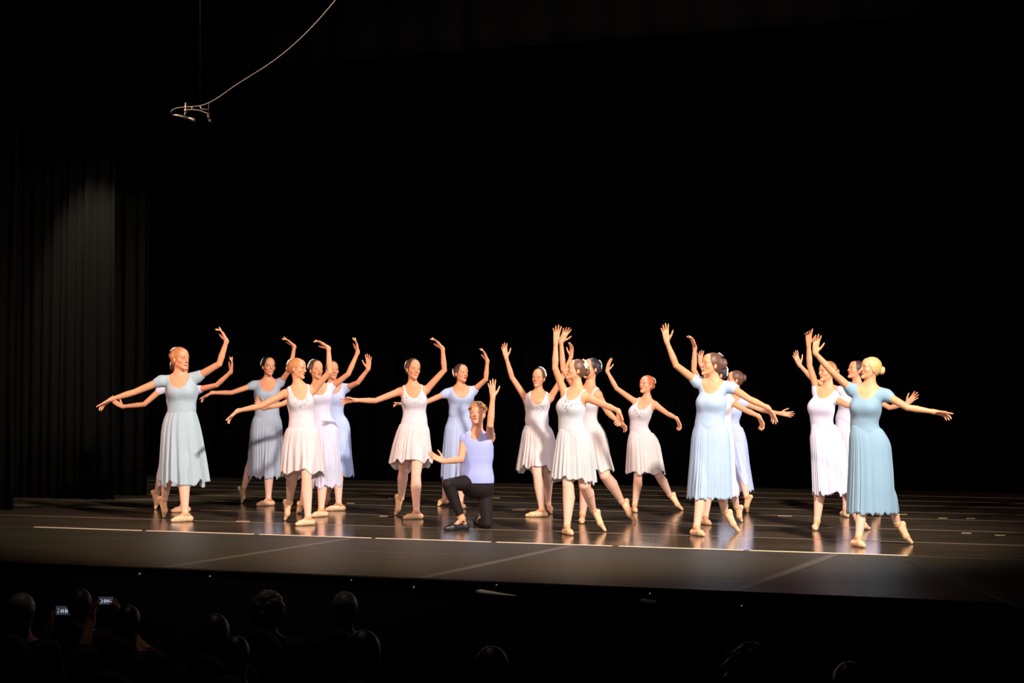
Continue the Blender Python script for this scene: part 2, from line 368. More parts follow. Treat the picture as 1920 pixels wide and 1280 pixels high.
def mesh_sdf(prims, h=.0045, post=None, grow=.0):
    N = 16; bs = N * h
    mg = .03 + grow
    LO = np.array([p['lo'] for p in prims if p['op'] > 0]).min(0) - mg; HI = np.array([p['hi'] for p in prims if p['op'] > 0]).max(0) + mg
    nb = np.ceil((HI - LO) / bs).astype(int) + 1
    G = np.stack(np.meshgrid(*[np.arange(n) for n in nb], indexing='ij'), -1).reshape(-1, 3)
    C = LO + (G + .5) * bs
    pl = np.array([p['lo'] for p in prims]); ph = np.array([p['hi'] for p in prims]); pk = np.array([p['k'] for p in prims])[:, None] + .02 + grow
    near = np.zeros(len(G), bool)
    for i, p in enumerate(prims):
        if p['op'] > 0: near |= np.all((C > pl[i] - pk[i] - bs * .6) & (C < ph[i] + pk[i] + bs * .6), -1)
    G = G[near]; C = C[near]
    d = field(prims, C)
    if post: d = post(C, d)
    G = G[np.abs(d) < bs * .87 + .035]
    S = np.stack(np.meshgrid(*[np.arange(N + 1)] * 3, indexing='ij'), -1)
    KS = 1 << 20
    keys = []; verts = []; ek = [[], [], []]; ef = [[], [], []]
    for g in G:
        o = LO + g * bs
        m = np.all((pl - pk < o + bs) & (ph + pk > o), -1)
        sub = [p for p, q in zip(prims, m) if q]
        if not sub: continue
        P = o + S * h; D = field(sub, P)
        if post: D = post(P, D)
        I = D < 0
        if I.all() or not I.any(): continue
        cnt = np.zeros((N, N, N), np.int8)
        for c in CORN: cnt += I[c[0]:c[0] + N, c[1]:c[1] + N, c[2]:c[2] + N]
        cells = np.argwhere((cnt > 0) & (cnt < 8))
        if len(cells) == 0: continue
        val = np.stack([D[cells[:, 0] + c[0], cells[:, 1] + c[1], cells[:, 2] + c[2]] for c in CORN], -1)
        acc = np.zeros((len(cells), 3)); n = np.zeros(len(cells))
        for a, b in EDG:
            va, vb = val[:, a], val[:, b]; x = (va < 0) != (vb < 0)
            t = np.where(x, va / np.where(x, va - vb, 1), 0)
            acc += np.where(x[:, None], CORN[a] + t[:, None] * (CORN[b] - CORN[a]), 0); n += x
        gc = cells + g * N
        verts.append(LO + (gc + acc / n[:, None]) * h)
        keys.append((gc[:, 0].astype(np.int64) * 4096 + gc[:, 1]) * 4096 + gc[:, 2])
        for ax in range(3):
            J = I[1:, :N, :N] if ax == 0 else (I[:N, 1:, :N] if ax == 1 else I[:N, :N, 1:])
            A = I[:N, :N, :N]; e = np.argwhere(A != J)
            if len(e): ek[ax].append(e + g * N); ef[ax].append(A[e[:, 0], e[:, 1], e[:, 2]])
    K = np.concatenate(keys); V = np.concatenate(verts); o = np.argsort(K); K = K[o]; V = V[o]
    Fs = []
    for ax in range(3):
        if not ek[ax]: continue
        e = np.concatenate(ek[ax]).astype(np.int64); fl = np.concatenate(ef[ax])
        u = np.zeros(3, int); v = np.zeros(3, int); u[(ax + 1) % 3] = 1; v[(ax + 2) % 3] = 1
        q = []; ok = np.ones(len(e), bool)
        for dlt in (-u - v, -v, 0 * u, -u):
            c = e + dlt; kk = (c[:, 0] * 4096 + c[:, 1]) * 4096 + c[:, 2]
            ix = np.clip(np.searchsorted(K, kk), 0, len(K) - 1); ok &= K[ix] == kk; q.append(ix)
        q = np.stack(q, -1); q[~fl] = q[~fl][:, ::-1]; Fs.append(q[ok])
    return V, np.concatenate(Fs)
def sdf_obj(name, prims, mat, parent, h=.0045, post=None, grow=0., hc=None):
    V, Fq = mesh_sdf(prims, h, post, grow); me = raw_mesh(name, V, Fq)
    if hc is not None:
        R, c, s = hc; q = (V - c) @ R.T / s
        far = np.linalg.norm(q, axis=1) > .2
        q[far] = (.3, -.3, .3)
        a = me.attributes.new('hc', 'FLOAT_VECTOR', 'POINT'); a.data.foreach_set('vector', q.astype(np.float32).ravel())
    return put(name, me, mat, parent)

# ------------------------------------------------------------------ figure anatomy
def rotz(v, a):
    c, s = math.cos(a), math.sin(a); return np.array([c * v[0] - s * v[1], s * v[0] + c * v[1], v[2]])
def rod(v, ax, a):
    ax = nrm(ax); return v * math.cos(a) + np.cross(ax, v) * math.sin(a) + ax * (ax @ v) * (1 - math.cos(a))

def hand_prims(W, d, n, sign, L, curls, spread=1.0, thumb=.6):
    """five fingers on a palm; W wrist, d towards the finger tips, n out of the palm, sign +1 right hand"""
    s = L / .178; d = nrm(d); n = nrm(n - d * (n @ d)); t = np.cross(d, n) * sign          # t = thumb side
    out = []
    kn = []; 
    base = [(.024, .086), (.009, .090), (-.007, .086), (-.021, .078)]
    lens = [(.034, .021, .017), (.038, .024, .018), (.035, .022, .018), (.027, .017, .015)]
    for i, ((bt, bd), ls) in enumerate(zip(base, lens)):
        r = (.0082, .0084, .0080, .0072)[i] * s
        k0 = W + (t * bt * .62 + d * .012 - n * .001) * s; k1 = W + (t * bt + d * bd + n * (.003 if i in (0, 3) else 0)) * s
        out.append(cone(k0, k1, r * 1.25, r * 1.12, .012 * s))
        ang = (math.radians((12, 3, -6, -16)[i])) * spread
        fd = nrm(d * math.cos(ang) + t * math.sin(ang)); ax = np.cross(fd, n); p = k1; a = 0
        for j, l in enumerate(ls):
            a = curls[i] * (.75, .9, .6)[j]; fd = rod(fd, ax, a)
            q = p + fd * l * s; r1 = r * (.93, .85, .72)[j]
            out.append(cone(p, q, r * (1.0, .93, .85)[j], r1, .0035 * s if j else .006 * s)); p = q
    out.append(elli(W + (d * .05 + n * .002) * s, np.array([t, d, n]), np.array([.028, .042, .0115]) * s, .010 * s))
    th0 = W + (t * .020 + d * .018 + n * .006) * s
    td = nrm(d * .80 + t * (.35 + thumb * .55) + n * .30); p1 = th0 + td * .042 * s
    td2 = nrm(td * .9 + d * .35); p2 = p1 + td2 * .029 * s; p3 = p2 + nrm(td2 + d * .25) * .022 * s
    out += [cone(th0, p1, .0130 * s, .0098 * s, .010 * s), cone(p1, p2, .0092 * s, .0082 * s, .004), cone(p2, p3, .0082 * s, .0062 * s, .003)]
    return out

def head_frame(hy, hp, hr):
    """rows: lateral, forward, up.  yaw 0 looks at the viewer, + towards image right; pitch + chin up; roll + tips to image right"""
    f = np.array([math.sin(hy), -math.cos(hy), 0.]); u = np.array([0, 0, 1.]); r = np.cross(f, u)
    f2 = f * math.cos(hp) + u * math.sin(hp); u2 = u * math.cos(hp) - f * math.sin(hp)
    ax = np.array([0, -1., 0]); 
    f2, u2, r = [rod(x, ax, -hr) for x in (f2, u2, r)]
    return np.array([r, f2, u2])
def head_prims(c, R, s, man=False):
    def q(x, y, z): return c + (R[0] * x + R[1] * y + R[2] * z) * s
    j = 1.1 if man else 1.0
    P = [elli(q(0, -.014, .028), R, np.array([.070, .091, .083]) * s, .02),
         elli(q(0, .022, -.034), R, np.array([.050 * j, .058, .072]) * s, .03),
         ball(q(0, .042, .046), .046 * s, .03)]
    for e in (-1, 1):
        P += [cone(q(e * .040 * j, .004, -.048), q(e * .009 * j, .066, -.092), .014 * s, .012 * s, .020),
              ball(q(e * .034, .050, -.024), .021 * s, .018)]
    P += [ball(q(0, .0745, -.095), (.0125 * j) * s, .014), cone(q(-.034, .070, .020), q(.034, .070, .020), .012 * s, .012 * s, .016)]
    for e in (-1, 1): P += [ball(q(e * .030, .098, .001), .0150 * s, .010, -1)]
    for e in (-1, 1): P += [ball(q(e * .030, .0705, .002), .0138 * s, .003),
                            elli(q(e * .0705, -.006, -.012), R, np.array([.008, .016, .027]) * s, .006)]
    P += [cone(q(0, .082, .008), q(0, .101, -.025), .0062 * s, .0085 * s, .010)]
    for e in (-1, 1): P += [ball(q(e * .0105, .093, -.031), .0072 * s, .006),
                            cone(q(0, .0865, -.0575), q(e * .019, .0775, -.0565), .0060 * s, .0040 * s, .007)]
    return P

def hair_prims(c, R, s, bun, bunr, thick=.008):
    def q(x, y, z): return c + (R[0] * x + R[1] * y + R[2] * z) * s
    P = [elli(q(0, -.016, .028), R, (np.array([.070, .091, .083]) + thick) * s, .02),
         elli(q(0, -.040, -.020), R, np.array([.058, .055, .050]) * s, .02)]
    if bun is not None:
        P += [elli(q(*bun), R, np.array(bunr) * s, .010)]
    return P
def hair_post(c, R, s, low=-.062):
    def f(P, d):
        q = (P - c) @ R.T / s; x, y, z = q[..., 0], q[..., 1], q[..., 2]
        line = np.where(z > 0, y - .60 * z - .021, y - .021 + .75 * (-z))
        line = line - .25 * np.maximum(0, np.abs(x) - .050)
        cut = np.maximum(line * .85, -(z - low)) * s
        m = np.maximum(d, cut)
        return np.where(y < -.085, np.maximum(d, -(z - low) * s), m)
    return f

def limb_ik(hip, ank, l1, l2, knee_px=None, D=None, pole=None):
    v = ank - hip; L = np.linalg.norm(v); u = v / L
    tot = l1 + l2
    if L > tot * .998: k = L / (tot * .998); l1 *= k; l2 *= k
    a = (l1 * l1 - l2 * l2 + L * L) / (2 * L); hgt = math.sqrt(max(l1 * l1 - a * a, 0)); mid = hip + u * a
    if knee_px is not None:
        best = None
        e1 = nrm(np.cross(u, (0, 1, 0))); e2 = np.cross(u, e1)
        for i in range(48):
            w = e1 * math.cos(i * math.pi / 24) + e2 * math.sin(i * math.pi / 24)
            k = mid + w * hgt; r = k - np.array([0, 0, EYE]); x = 960 + F_PX * r[0] / r[1]; z = 740 - F_PX * r[2] / r[1]
            c = (x - knee_px[0]) ** 2 + (z - knee_px[1]) ** 2 + (0 if pole is None else 60 * (1 - w @ nrm(pole)))
            if best is None or c < best[0]: best = (c, k)
        return best[1]
    w = pole - u * (pole @ u); return mid + nrm(w) * hgt
# ------------------------------------------------------------------ figure builder
RIB = plain('satin_ribbon', (.74, .46, .27), .35)
SHOE = plain('pointe_satin', (.74, .45, .245), .34)
SOLE = plain('shoe_sole', (.55, .40, .28), .6)
TIGHT = cloth_mat('ballet_tights', (.80, .47, .34), .05, .7)
BEAD = plain('silver_beads', (.85, .87, .90), .18, 1)
PETAL = plain('white_petals', (.88, .88, .90), .7); LEAF = plain('green_leaves', (.18, .34, .05), .6); YOLK = plain('flower_centres', (.85, .62, .08), .6)
ROOT = np.zeros(3)

def sobj(name, prims, mat, parent, h=.0045, post=None, grow=0., hc=None):
    V, Fq = mesh_sdf(prims, h, post, grow); me = raw_mesh(name, V - ROOT, Fq)
    if hc is not None:
        c, R, s = hc; q = (V - c) @ R.T / s
        q[np.linalg.norm(q, axis=1) > .2] = (.3, -.3, .3)
        a = me.attributes.new('hc', 'FLOAT_VECTOR', 'POINT'); a.data.foreach_set('vector', q.astype(np.float32).ravel())
    o = put(name, me, mat, parent); o['nv'] = len(V); del o['nv']
    return o, V
def solve(prev, px, L, sg):
    p = pt(px[0], px[1], prev[1]); l = np.linalg.norm(p - prev)
    return pt(px[0], px[1], prev[1] + math.sqrt(max(L * L - l * l, 0)) * sg)

def arm(S, E, Wr, s, fat=1.0):
    m = E + (Wr - E) * .32
    return [ball(S, .043 * s * fat, .03), cone(S, E, .040 * s * fat, .0290 * s * fat, .012), cone(E, m, .0285 * s * fat, .0300 * s * fat, .003), cone(m, Wr, .0300 * s * fat, .0185 * s, .003)]
def leg(hp, kn, an, s, fv, fat=1.0, add=0.0):
    m = kn + (an - kn) * .32 - fv * .020 * s; t = hp + (kn - hp) * .25
    return [cone(hp, t, .074 * s * fat + add, .072 * s * fat + add, .04), cone(t, kn, .072 * s * fat + add, .049 * s * fat + add, .003),
            cone(kn, m, .048 * s * fat + add, .054 * s * fat + add, .003), cone(m, an, .054 * s * fat + add, .0275 * s + add, .003)]

def cluster(name, pts, parent, size=.013, rnd=None, leaves=3):
    """little five-petalled flowers, some with a leaf, each one a part"""
    for i, (p, out) in enumerate(pts):
        mb = MB(); out = nrm(out); a = nrm(np.cross(out, (.3, .2, 1))); b = np.cross(out, a); p = p - ROOT
        sz = size * rnd.uniform(.8, 1.25)
        for k in range(5):
            an = k * 2 * math.pi / 5 + rnd.random() * .4; d = a * math.cos(an) + b * math.sin(an)
            M = Matrix((d, np.cross(out, d), out)).transposed()
            mb.ball(p + d * sz * .62 + out * sz * .22, (sz * .62, sz * .42, sz * .20), 6, 4, M)
        o = mb.build(name, PETAL, parent, True)
        if i % 2 == 0: yk = MB(); yk.ball(p + out * sz * .35, sz * .24, 6, 4); yk.build('flower_centre', YOLK, o, True)
        if i % leaves == 0:
            an = rnd.random() * 6.28; d = a * math.cos(an) + b * math.sin(an); M = Matrix((d, np.cross(out, d), out)).transposed()
            lf = MB(); lf.ball(p + d * sz * 1.5 - out * sz * .1, (sz * 1.1, sz * .42, sz * .12), 6, 4, M); lf.build('leaf', LEAF, o, True)

def skirt_mesh(rows, D0, mat, parent, seed, legp=None, folds=15, amp=.05, front=0.0, back=0.0, shift=0.0, ty=0.0, bf=(.74, .92), fine=0.0, name='skirt'):
    rnd = random.Random(seed); amp *= 1.3
    zz = []; cx = []; aa = []
    for y, xl, xr in rows:
        l = pt(xl, y, D0); r = pt(xr, y, D0); zz.append(l[2]); cx.append((l[0] + r[0]) / 2); aa.append((r[0] - l[0]) / 2)
    aa[0] *= .90
    zz = np.array(zz); T = (zz[0] - zz) / (zz[0] - zz[-1])
    NT, NL = 300, 44
    th = np.arange(NT) / NT * 2 * math.pi
    ph = [rnd.random() * 6.28 for _ in range(6)]
    warp = th + .10 * np.sin(3 * th + ph[3]) + .07 * np.sin(5 * th + ph[4])
    f1 = np.cos(folds * warp + ph[0]); f2 = np.cos(round(folds * 1.7) * warp + ph[1]); f3 = np.cos(round(folds * .55) * warp + ph[2])
    fold = (.50 * (1 - 2 * np.abs(f1) ** 1.3 * .5) * 1.2 + .30 * f2 + .35 * f3) * .9
    fin = np.cos(folds * 3.1 // 1 * warp + ph[5])
    fr = np.cos(th + math.pi / 2 - ty)            # +1 in front of the wearer
    V = []; GG = []
    from_t = np.linspace(0, 1, NL)
    for t in from_t:
        tz = np.clip(t + 0 * th, 0, 1)
        a = np.interp(tz, T, aa); c = np.interp(tz, T, cx); b = a * (bf[0] + (bf[1] - bf[0]) * min(1, t * 1.5))
        am = amp * min(1, t * 1.3 + .04) ** .9
        g = 1 - am * .55 + am * (fold + fine * fin * .5)
        x = c + a * np.cos(th); y = D0 + shift * t + b * np.sin(th); GG.append(g)
        zr = zz[0] + (zz[-1] - zz[0]) * t
        raise_ = (np.maximum(fr, 0) * front - np.maximum(-fr, 0) * back) * t + (.010 * f3 + .006 * f1) * t * (amp / .05)
        V.append(np.stack([x, y, zr + raise_], -1))
    V = np.array(V)
    # smooth the silhouette knots a little
    for _ in range(6): V[1:-1] = V[1:-1] * .5 + (V[2:] + V[:-2]) * .25
    if legp is not None:
        base = V.copy(); ctr = np.stack([np.interp(from_t, T, cx), D0 + shift * from_t], -1)[:, None, :]
        rad = V[..., :2] - ctr; rad /= np.linalg.norm(rad, axis=-1, keepdims=True) + 1e-9
        rad[..., 0] *= .15; disp = np.zeros(V.shape[:2])
        for _ in range(14):
            P = base.copy(); P[..., :2] += rad * disp[..., None]
            disp += np.maximum(0, .020 - field(legp, P)) * 1.1
        for r in range(1, NL): disp[r] = np.maximum(disp[r], disp[r - 1] * .985)
        for _ in range(10):
            disp = np.maximum(disp, (np.roll(disp, 1, 1) + np.roll(disp, -1, 1)) * .5 * .985)
        for _ in range(3): disp[1:-1] = np.maximum(disp[1:-1], (disp[2:] + disp[:-2]) * .5)
        disp[0] *= .0; disp[1] *= .5
        V[..., :2] += rad * disp[..., None]
    ctr = np.stack([np.interp(from_t, T, cx), D0 + shift * from_t], -1)[:, None, :]
    V[..., :2] = ctr + (V[..., :2] - ctr) * np.array(GG)[..., None]
    if legp is not None:
        for _ in range(6):
            push = np.maximum(0, .009 - field(legp, V)); push[:2] = 0; V[..., :2] += rad * (push * 1.2)[..., None]
    V = V.reshape(-1, 3) - ROOT
    i = np.arange(NL - 1)[:, None] * NT; k = np.arange(NT)[None, :]; k2 = (k + 1) % NT
    Fq = np.stack([i + k, i + NT + k, i + NT + k2, i + k2], -1).reshape(-1, 4)
    o = put(name, raw_mesh(name, V, Fq), mat, parent)
    md = o.modifiers.new('thickness', 'SOLIDIFY'); md.thickness = .0022; md.offset = 1
    return o

def mat_rows(a): return Matrix([list(map(float, r)) for r in a])

def dancer(sp):
    global ROOT
    man = sp.get('man', False); cyc = sp['cy']; name = sp.get('name', 'person')
    st, bk = sp['st'], sp['bk']
    T = flo(st['toe'][0], cyc); Ds = T[1]
    Ht = sp.get('H') or float(np.clip((cyc - sp['top']) / (cyc - 740) * EYE, 1.5, 1.78)); s = Ht / 1.70
    dx = (st['heel'][0] - st['toe'][0]) * Ds / F_PX; Lf = .205 * s
    heel = T + np.array([dx, math.sqrt(max(Lf * Lf - dx * dx, 0)) * st.get('hz', 1), 0])
    toe = T + np.array([0, 0, .019 * s]); heel[2] = .030 * s
    ax = pt(st['ankle'][0], st['ankle'][1], heel[1])[0]
    ank = heel * .78 + toe * .22; ank[2] = .082 * s; ank[0] = ax * .6 + ank[0] * .4
    if not man:
        btoe = flo(bk['toe'][0], bk['toe'][1]); btoe[2] = .014 * s
        if 'Db' in bk: btoe = pt(bk['toe'][0], bk['toe'][1], bk['Db']); 
        p = pt(bk['ankle'][0], bk['ankle'][1], btoe[1]); l = np.linalg.norm(p - btoe); La = .185 * s
        bank = pt(bk['ankle'][0], bk['ankle'][1], btoe[1] + math.sqrt(max(La * La - l * l, 0)) * bk.get('z', -.6))
        bheel = pt(bk['heel'][0], bk['heel'][1], bank[1] + .012)
        # keep the heel a believable distance from the ankle
        v = bheel - bank; lv = np.linalg.norm(v); bheel = bank + v * min(1, .050 * s / max(lv, 1e-6))
        D0 = heel[1] * .70 + bank[1] * .30 + sp.get('dd', 0)
    else:
        D0 = sp['D0']
    sc = F_PX / D0
    ty = math.radians(sp['ty'])
    N = pt(sp['neck'][0], sp['neck'][1], D0)
    hx = pt(sp['hipx'], 850, D0)[0]
    Hc = np.array([hx, D0, N[2] - .300 * Ht * sp.get('tl', 1)])
    up = nrm(N - Hc); sv = np.array([math.cos(ty), math.sin(ty), 0]); sv = nrm(sv - up * (sv @ up)); fv = np.cross(sv, up)
    ROOT = np.array([float(Hc[0]), float(D0), 0.0])
    root = thing(name, sp['label'], 'person', cam2w(ROOT), YAW, sp.get('group', 'ballet dancers on the stage'))
    w = .100 * s
    LS = pt(*sp['L'][0], D0 - w * math.sin(ty)); RS = pt(*sp['R'][0], D0 + w * math.sin(ty))
    zl = sp.get('Lz', (-.6, -.4, -.3)); zr = sp.get('Rz', (-.6, -.4, -.3))
    ua, fa, ha = .176 * Ht, .150 * Ht, .104 * Ht
    LE = solve(LS, sp['L'][1], ua, zl[0]); LW = solve(LE, sp['L'][2], fa, zl[1]); LT = solve(LW, sp['L'][3], ha * .97, zl[2])
    RE = solve(RS, sp['R'][1], ua, zr[0]); RW = solve(RE, sp['R'][2], fa, zr[1]); RT = solve(RW, sp['R'][3], ha * .97, zr[2])
    # legs
    hw = (.078 if man else .069) * s
    if not man:
        ss = sp['ss']
        hS = Hc + sv * hw * ss - up * .02; hB = Hc - sv * hw * ss - up * .02
        kS = limb_ik(hS, ank, .245 * Ht, .225 * Ht, st.get('knee'), pole=fv + sv * .2 * ss)
        kB = limb_ik(hB, bank, .245 * Ht, .225 * Ht, bk.get('knee'), pole=fv * .8 - sv * .5 * ss)
    else:
        hS = pt(*st['hip']); kS = pt(*st['knee3']); ank = pt(*st['ankle3']); hB = pt(*bk['hip']); kB = pt(*bk['knee3']); bank = pt(*bk['ankle3'])
        heel = pt(*st['heel3']); toe = pt(*st['toe3']); bheel = pt(*bk['heel3']); btoe = pt(*bk['toe3'])
        kB[2] = .052; bank[2] = .045; bheel[2] = .075; btoe[2] = .02; heel[2] = .032; toe[2] = .022
    # head
    HR = head_frame(math.radians(sp['hy']), math.radians(sp.get('hp', 3)), math.radians(sp.get('hr', 0)))
    hs = float(np.clip(.92 * s * .55 + .45 * ((sp['chin'] - sp['top']) / sc / .222), .84, 1.0)) * sp.get('hsc', 1.05)
    hc = pt(sp['head'][0], sp['head'][1], D0 - .01) + HR[1] * -.0
    hb = hc - HR[1] * .022 * hs - HR[2] * .060 * hs
    # torso
    wy, wl, wr = sp['waist']; fat = sp.get('fat', 1.0); af = sp.get('arm', 1.0)
    aw = (wr - wl) / 2 / sc * .97; Wc = pt((wl + wr) / 2, wy, D0)
    cs = math.sqrt(math.cos(ty) ** 2 + (.74 * math.sin(ty)) ** 2); aw = aw / cs
    Cc = Wc + (N - Wc) * .48
    if 'bust' in sp: Cc = np.array([*pt((sp['bust'][1] + sp['bust'][2]) / 2, sp['bust'][0], D0)]); ac = (sp['bust'][2] - sp['bust'][1]) / 2 / sc * .95 / cs
    else: ac = aw * 1.12
    FR = np.array([sv, fv, up])
    hipw = sp.get('hipw', min(aw * 1.12, .150 * s))
    torso = [elli(Hc + up * .035 * s, FR, (hipw, .092 * s, .125 * s), .05), elli(Wc - up * .01, FR, (aw * .97, aw * .72, .150 * s), .06),
             elli(Cc, FR, (ac * .97, min(ac * .78, .115 * s), .150 * s), .06),
             cone(LS + (RS - LS) * .14 - up * .006, RS - (RS - LS) * .14 - up * .006, .038 * s, .038 * s, .05),
             elli(N - up * .075 * s + fv * .008, FR, (.118 * s, .068 * s, .075 * s), .05)]
    if man:
        torso += [elli(Cc + up * .06 + fv * .03, FR, (ac * .95, .09, .10), .05)]
    else:
        for e in (-1, 1):
            torso += [elli(Cc + up * .008 + fv * (min(ac * .78, .115 * s) - .034 * s) + sv * e * .052 * s, FR, (.058 * s, .052 * s, .050 * s), .065),
                      ball(Hc - fv * .036 * s + sv * e * .054 * s - up * .02, .068 * s, .05)]
    neckp = [cone(N - up * .02, hb, .045 * s * (1.25 if man else 1), .040 * s * (1.25 if man else 1), .035)]
    for S in (LS, RS): neckp.append(cone(N + up * .035 * s, S * .62 + N * .38, .026 * s, .030 * s, .045))
    arms = arm(LS, LE, LW, s * (1.12 if man else 1), af) + arm(RS, RE, RW, s * (1.12 if man else 1), af)
    nl = np.array(sp.get('Lp', (.1, -.35, -1.))); nr = np.array(sp.get('Rp', (-1., -.25, -.1)))
    cl = sp.get('Lc', (.05, .38, .42, .22)); cr = sp.get('Rc', (.05, .38, .42, .22))
    hands = hand_prims(LW, LT - LW, nl, 1, ha * 1.02, cl) + hand_prims(RW, RT - RW, nr, -1, ha * 1.02, cr)
    for Wr, Tt, E in ((LW, LT, LE), (RW, RT, RE)):
        d = nrm(Tt - Wr); hands.insert(0, cone(Wr - nrm(Wr - E) * .01, Wr + d * .02, .0200 * s, .0185 * s, .02))
    legs = leg(hS, kS, ank, s, fv * 1.0, fat) + leg(hB, kB, bank, s, fv, fat)
    foot = [cone(ank, heel, .028 * s, .022 * s, .02), cone(ank, toe * .6 + heel * .4 + np.array([0, 0, .012]), .027 * s, .018 * s, .02), cone(heel, toe, .020 * s, .010 * s, .02),
            cone(bank, bheel, .028 * s, .018 * s, .02), cone(bank, btoe, .024 * s, .010 * s, .02)]
    skin = sp['skin']
    body, V = sobj('body', torso + legs + foot + neckp + arms + hands + head_prims(hc, HR, hs, man), skin, root, .0045, None, 0, (hc, HR, hs))
    # hair
    if man:
        rnd = random.Random(5)
        P = [elli(hc + (HR[1] * -.018 + HR[2] * .030) * hs, HR, np.array([.080, .099, .093]) * hs, .02)]
        for i in range(130):
            u = rnd.uniform(-1, 1); v = rnd.uniform(-1.0, .8); z = rnd.uniform(.0, 1)
            d = nrm((u, v, z + .12)); q = np.array([.082, .098, .094]) * d
            P.append(ball(hc + (HR[0] * q[0] + HR[1] * (q[1] - .016) + HR[2] * (q[2] + .032)) * hs, rnd.uniform(.011, .019) * hs, .006))
        def mp(PP, d):
            q = (PP - hc) @ HR.T / hs; y, z, x = q[..., 1], q[..., 2], np.abs(q[..., 0])
            line = np.where(z > .055, y - .115, np.where(y > .02, .058 - z, 0 * z - 1))
            low = -(z - np.where(y < -.02, -.045, .0))
            ear = np.where((y > -.03), (.012 - z), -1)
            return np.maximum(d, np.maximum(np.maximum(line, low), ear) * hs)
        hair, _ = sobj('hair', P, sp['hair'], root, .0035, mp, 0, (hc, HR, hs))
    else:
        bun = sp.get('bun', (0, -.112, .045)); br = sp.get('bunr', (.036, .030, .036))
        hair, _ = sobj('hair', hair_prims(hc, HR, hs, None, None), sp['hair'], root, .004, hair_post(hc, HR, hs), .0, (hc, HR, hs))
        if bun is not None:
            P = []
            c = np.array(bun)
            for k in range(14):
                a = k * 2 * math.pi / 14; b = (k + 1.6) * 2 * math.pi / 14
                p0 = c + np.array([math.cos(a) * br[0] * .72, -.002, math.sin(a) * br[2] * .72]); p1 = c + np.array([math.cos(b) * br[0] * .66, -.014, math.sin(b) * br[2] * .66])
                g = lambda q: hc + (HR[0] * q[0] + HR[1] * q[1] + HR[2] * q[2]) * hs
                P.append(cone(g(p0), g(p1), .012 * hs, .010 * hs, .006))
            P.append(elli(hc + (HR[0] * c[0] + HR[1] * c[1] + HR[2] * c[2]) * hs, HR, np.array(br) * hs * .92, .006))
            P.append(elli(hc + (HR[1] * (c[1] + .02) + HR[2] * c[2]) * hs, HR, np.array((br[0] * .8, .02, br[2] * .8)) * hs, .01))
            sobj('hair_bun', P, sp['hair'], hair, .0035, None, 0, (hc, HR, hs))
        fl = sp.get('flowers')
        if fl:
            pts = []
            rnd = random.Random(sp['seed'])
            (a0, a1, yy, cnt) = fl       # an arc over the hair, degrees from the crown, at depth yy behind the ears
            e = np.array([.078, .099, .091]); q0 = np.array([0, -.016, .028])
            for i in range(cnt):
                a = math.radians(a0 + (a1 - a0) * (i + .5) / cnt); yj = np.clip(yy + rnd.uniform(-.008, .008), -.108, .06)
                k = math.sqrt(max(.02, 1 - ((yj - q0[1]) / e[1]) ** 2)); q = np.array([math.sin(a) * e[0] * k, yj - q0[1], math.cos(a) * e[2] * k])
                dn = nrm(q / e ** 2); q = q * 1.0 + dn * rnd.uniform(.001, .006) + q0
                pts.append((hc + (HR[0] * q[0] + HR[1] * q[1] + HR[2] * q[2]) * hs, HR[0] * dn[0] + HR[1] * dn[1] + HR[2] * dn[2]))
            cluster('hair_flower', pts, root, sp.get('fsize', .0195), rnd)
    # clothes
    def uvw(P):
        q = P - N; return q @ sv, q @ fv, q @ up
    if man:
        def post(P, d):
            u, f, v = uvw(P)
            void = (np.sqrt((u / .062) ** 2 + ((v - .03) / .080) ** 2) - 1) * .06
            m = np.maximum(d - .011, np.where(f > -.03, -void, -1)); hem = Hc[2] + .035 - P[..., 2]
            m = np.maximum(m, hem)
            for S in (LS, RS): m = np.maximum(m, -(np.linalg.norm(P - (S + sv * (.055 if S is RS else -.055) - up * .03), axis=-1) - .062))
            return m
        shirt, SV = sobj('shirt', torso + [ball(LS, .050, .03), ball(RS, .050, .03), elli(Hc + up * .10, FR, (aw * 1.03, aw * .78, .16), .05)], sp['dress'], root, .0045, post, .012)
        mb = MB()
        for e in (-1, 1):
            c0 = N + up * .045 + fv * .02 + sv * e * .062; c1 = N - up * .035 + fv * .085 + sv * e * .012; c2 = N - up * .055 + fv * .092 + sv * e * .062; c3 = N + up * .012 + fv * .05 + sv * e * .098
            o = fv * .006 + up * .004
            q = [c0 - ROOT, c1 - ROOT, c2 - ROOT, c3 - ROOT]; mb.add(q + [x + o for x in q], [(0, 1, 2, 3), (7, 6, 5, 4), (0, 4, 5, 1), (1, 5, 6, 2), (2, 6, 7, 3), (3, 7, 4, 0)])
        mb.build('collar', sp['dress'], shirt)
        tp = leg(hS, kS, ank, s, fv, fat, .004) + leg(hB, kB, bank, s, fv, fat, .004)
        tp[0]['ra'] += .004
        pel = [elli(Hc + up * .02 * s, FR, (hipw + .006, .104 * s, .135 * s), .05)] + [ball(Hc - fv * .04 * s + sv * e * .06 * s - up * .02, .086 * s, .05) for e in (-1, 1)]
        sobj('tights', pel + tp, sp['tights'], root, .0045, lambda P, d: np.maximum(d, -(np.linalg.norm(P - ank, axis=-1) - .055)), .005)
    else:
        long = sp['kind'] == 'long'
        zb = Hc[2] - .01
        side = N * 0
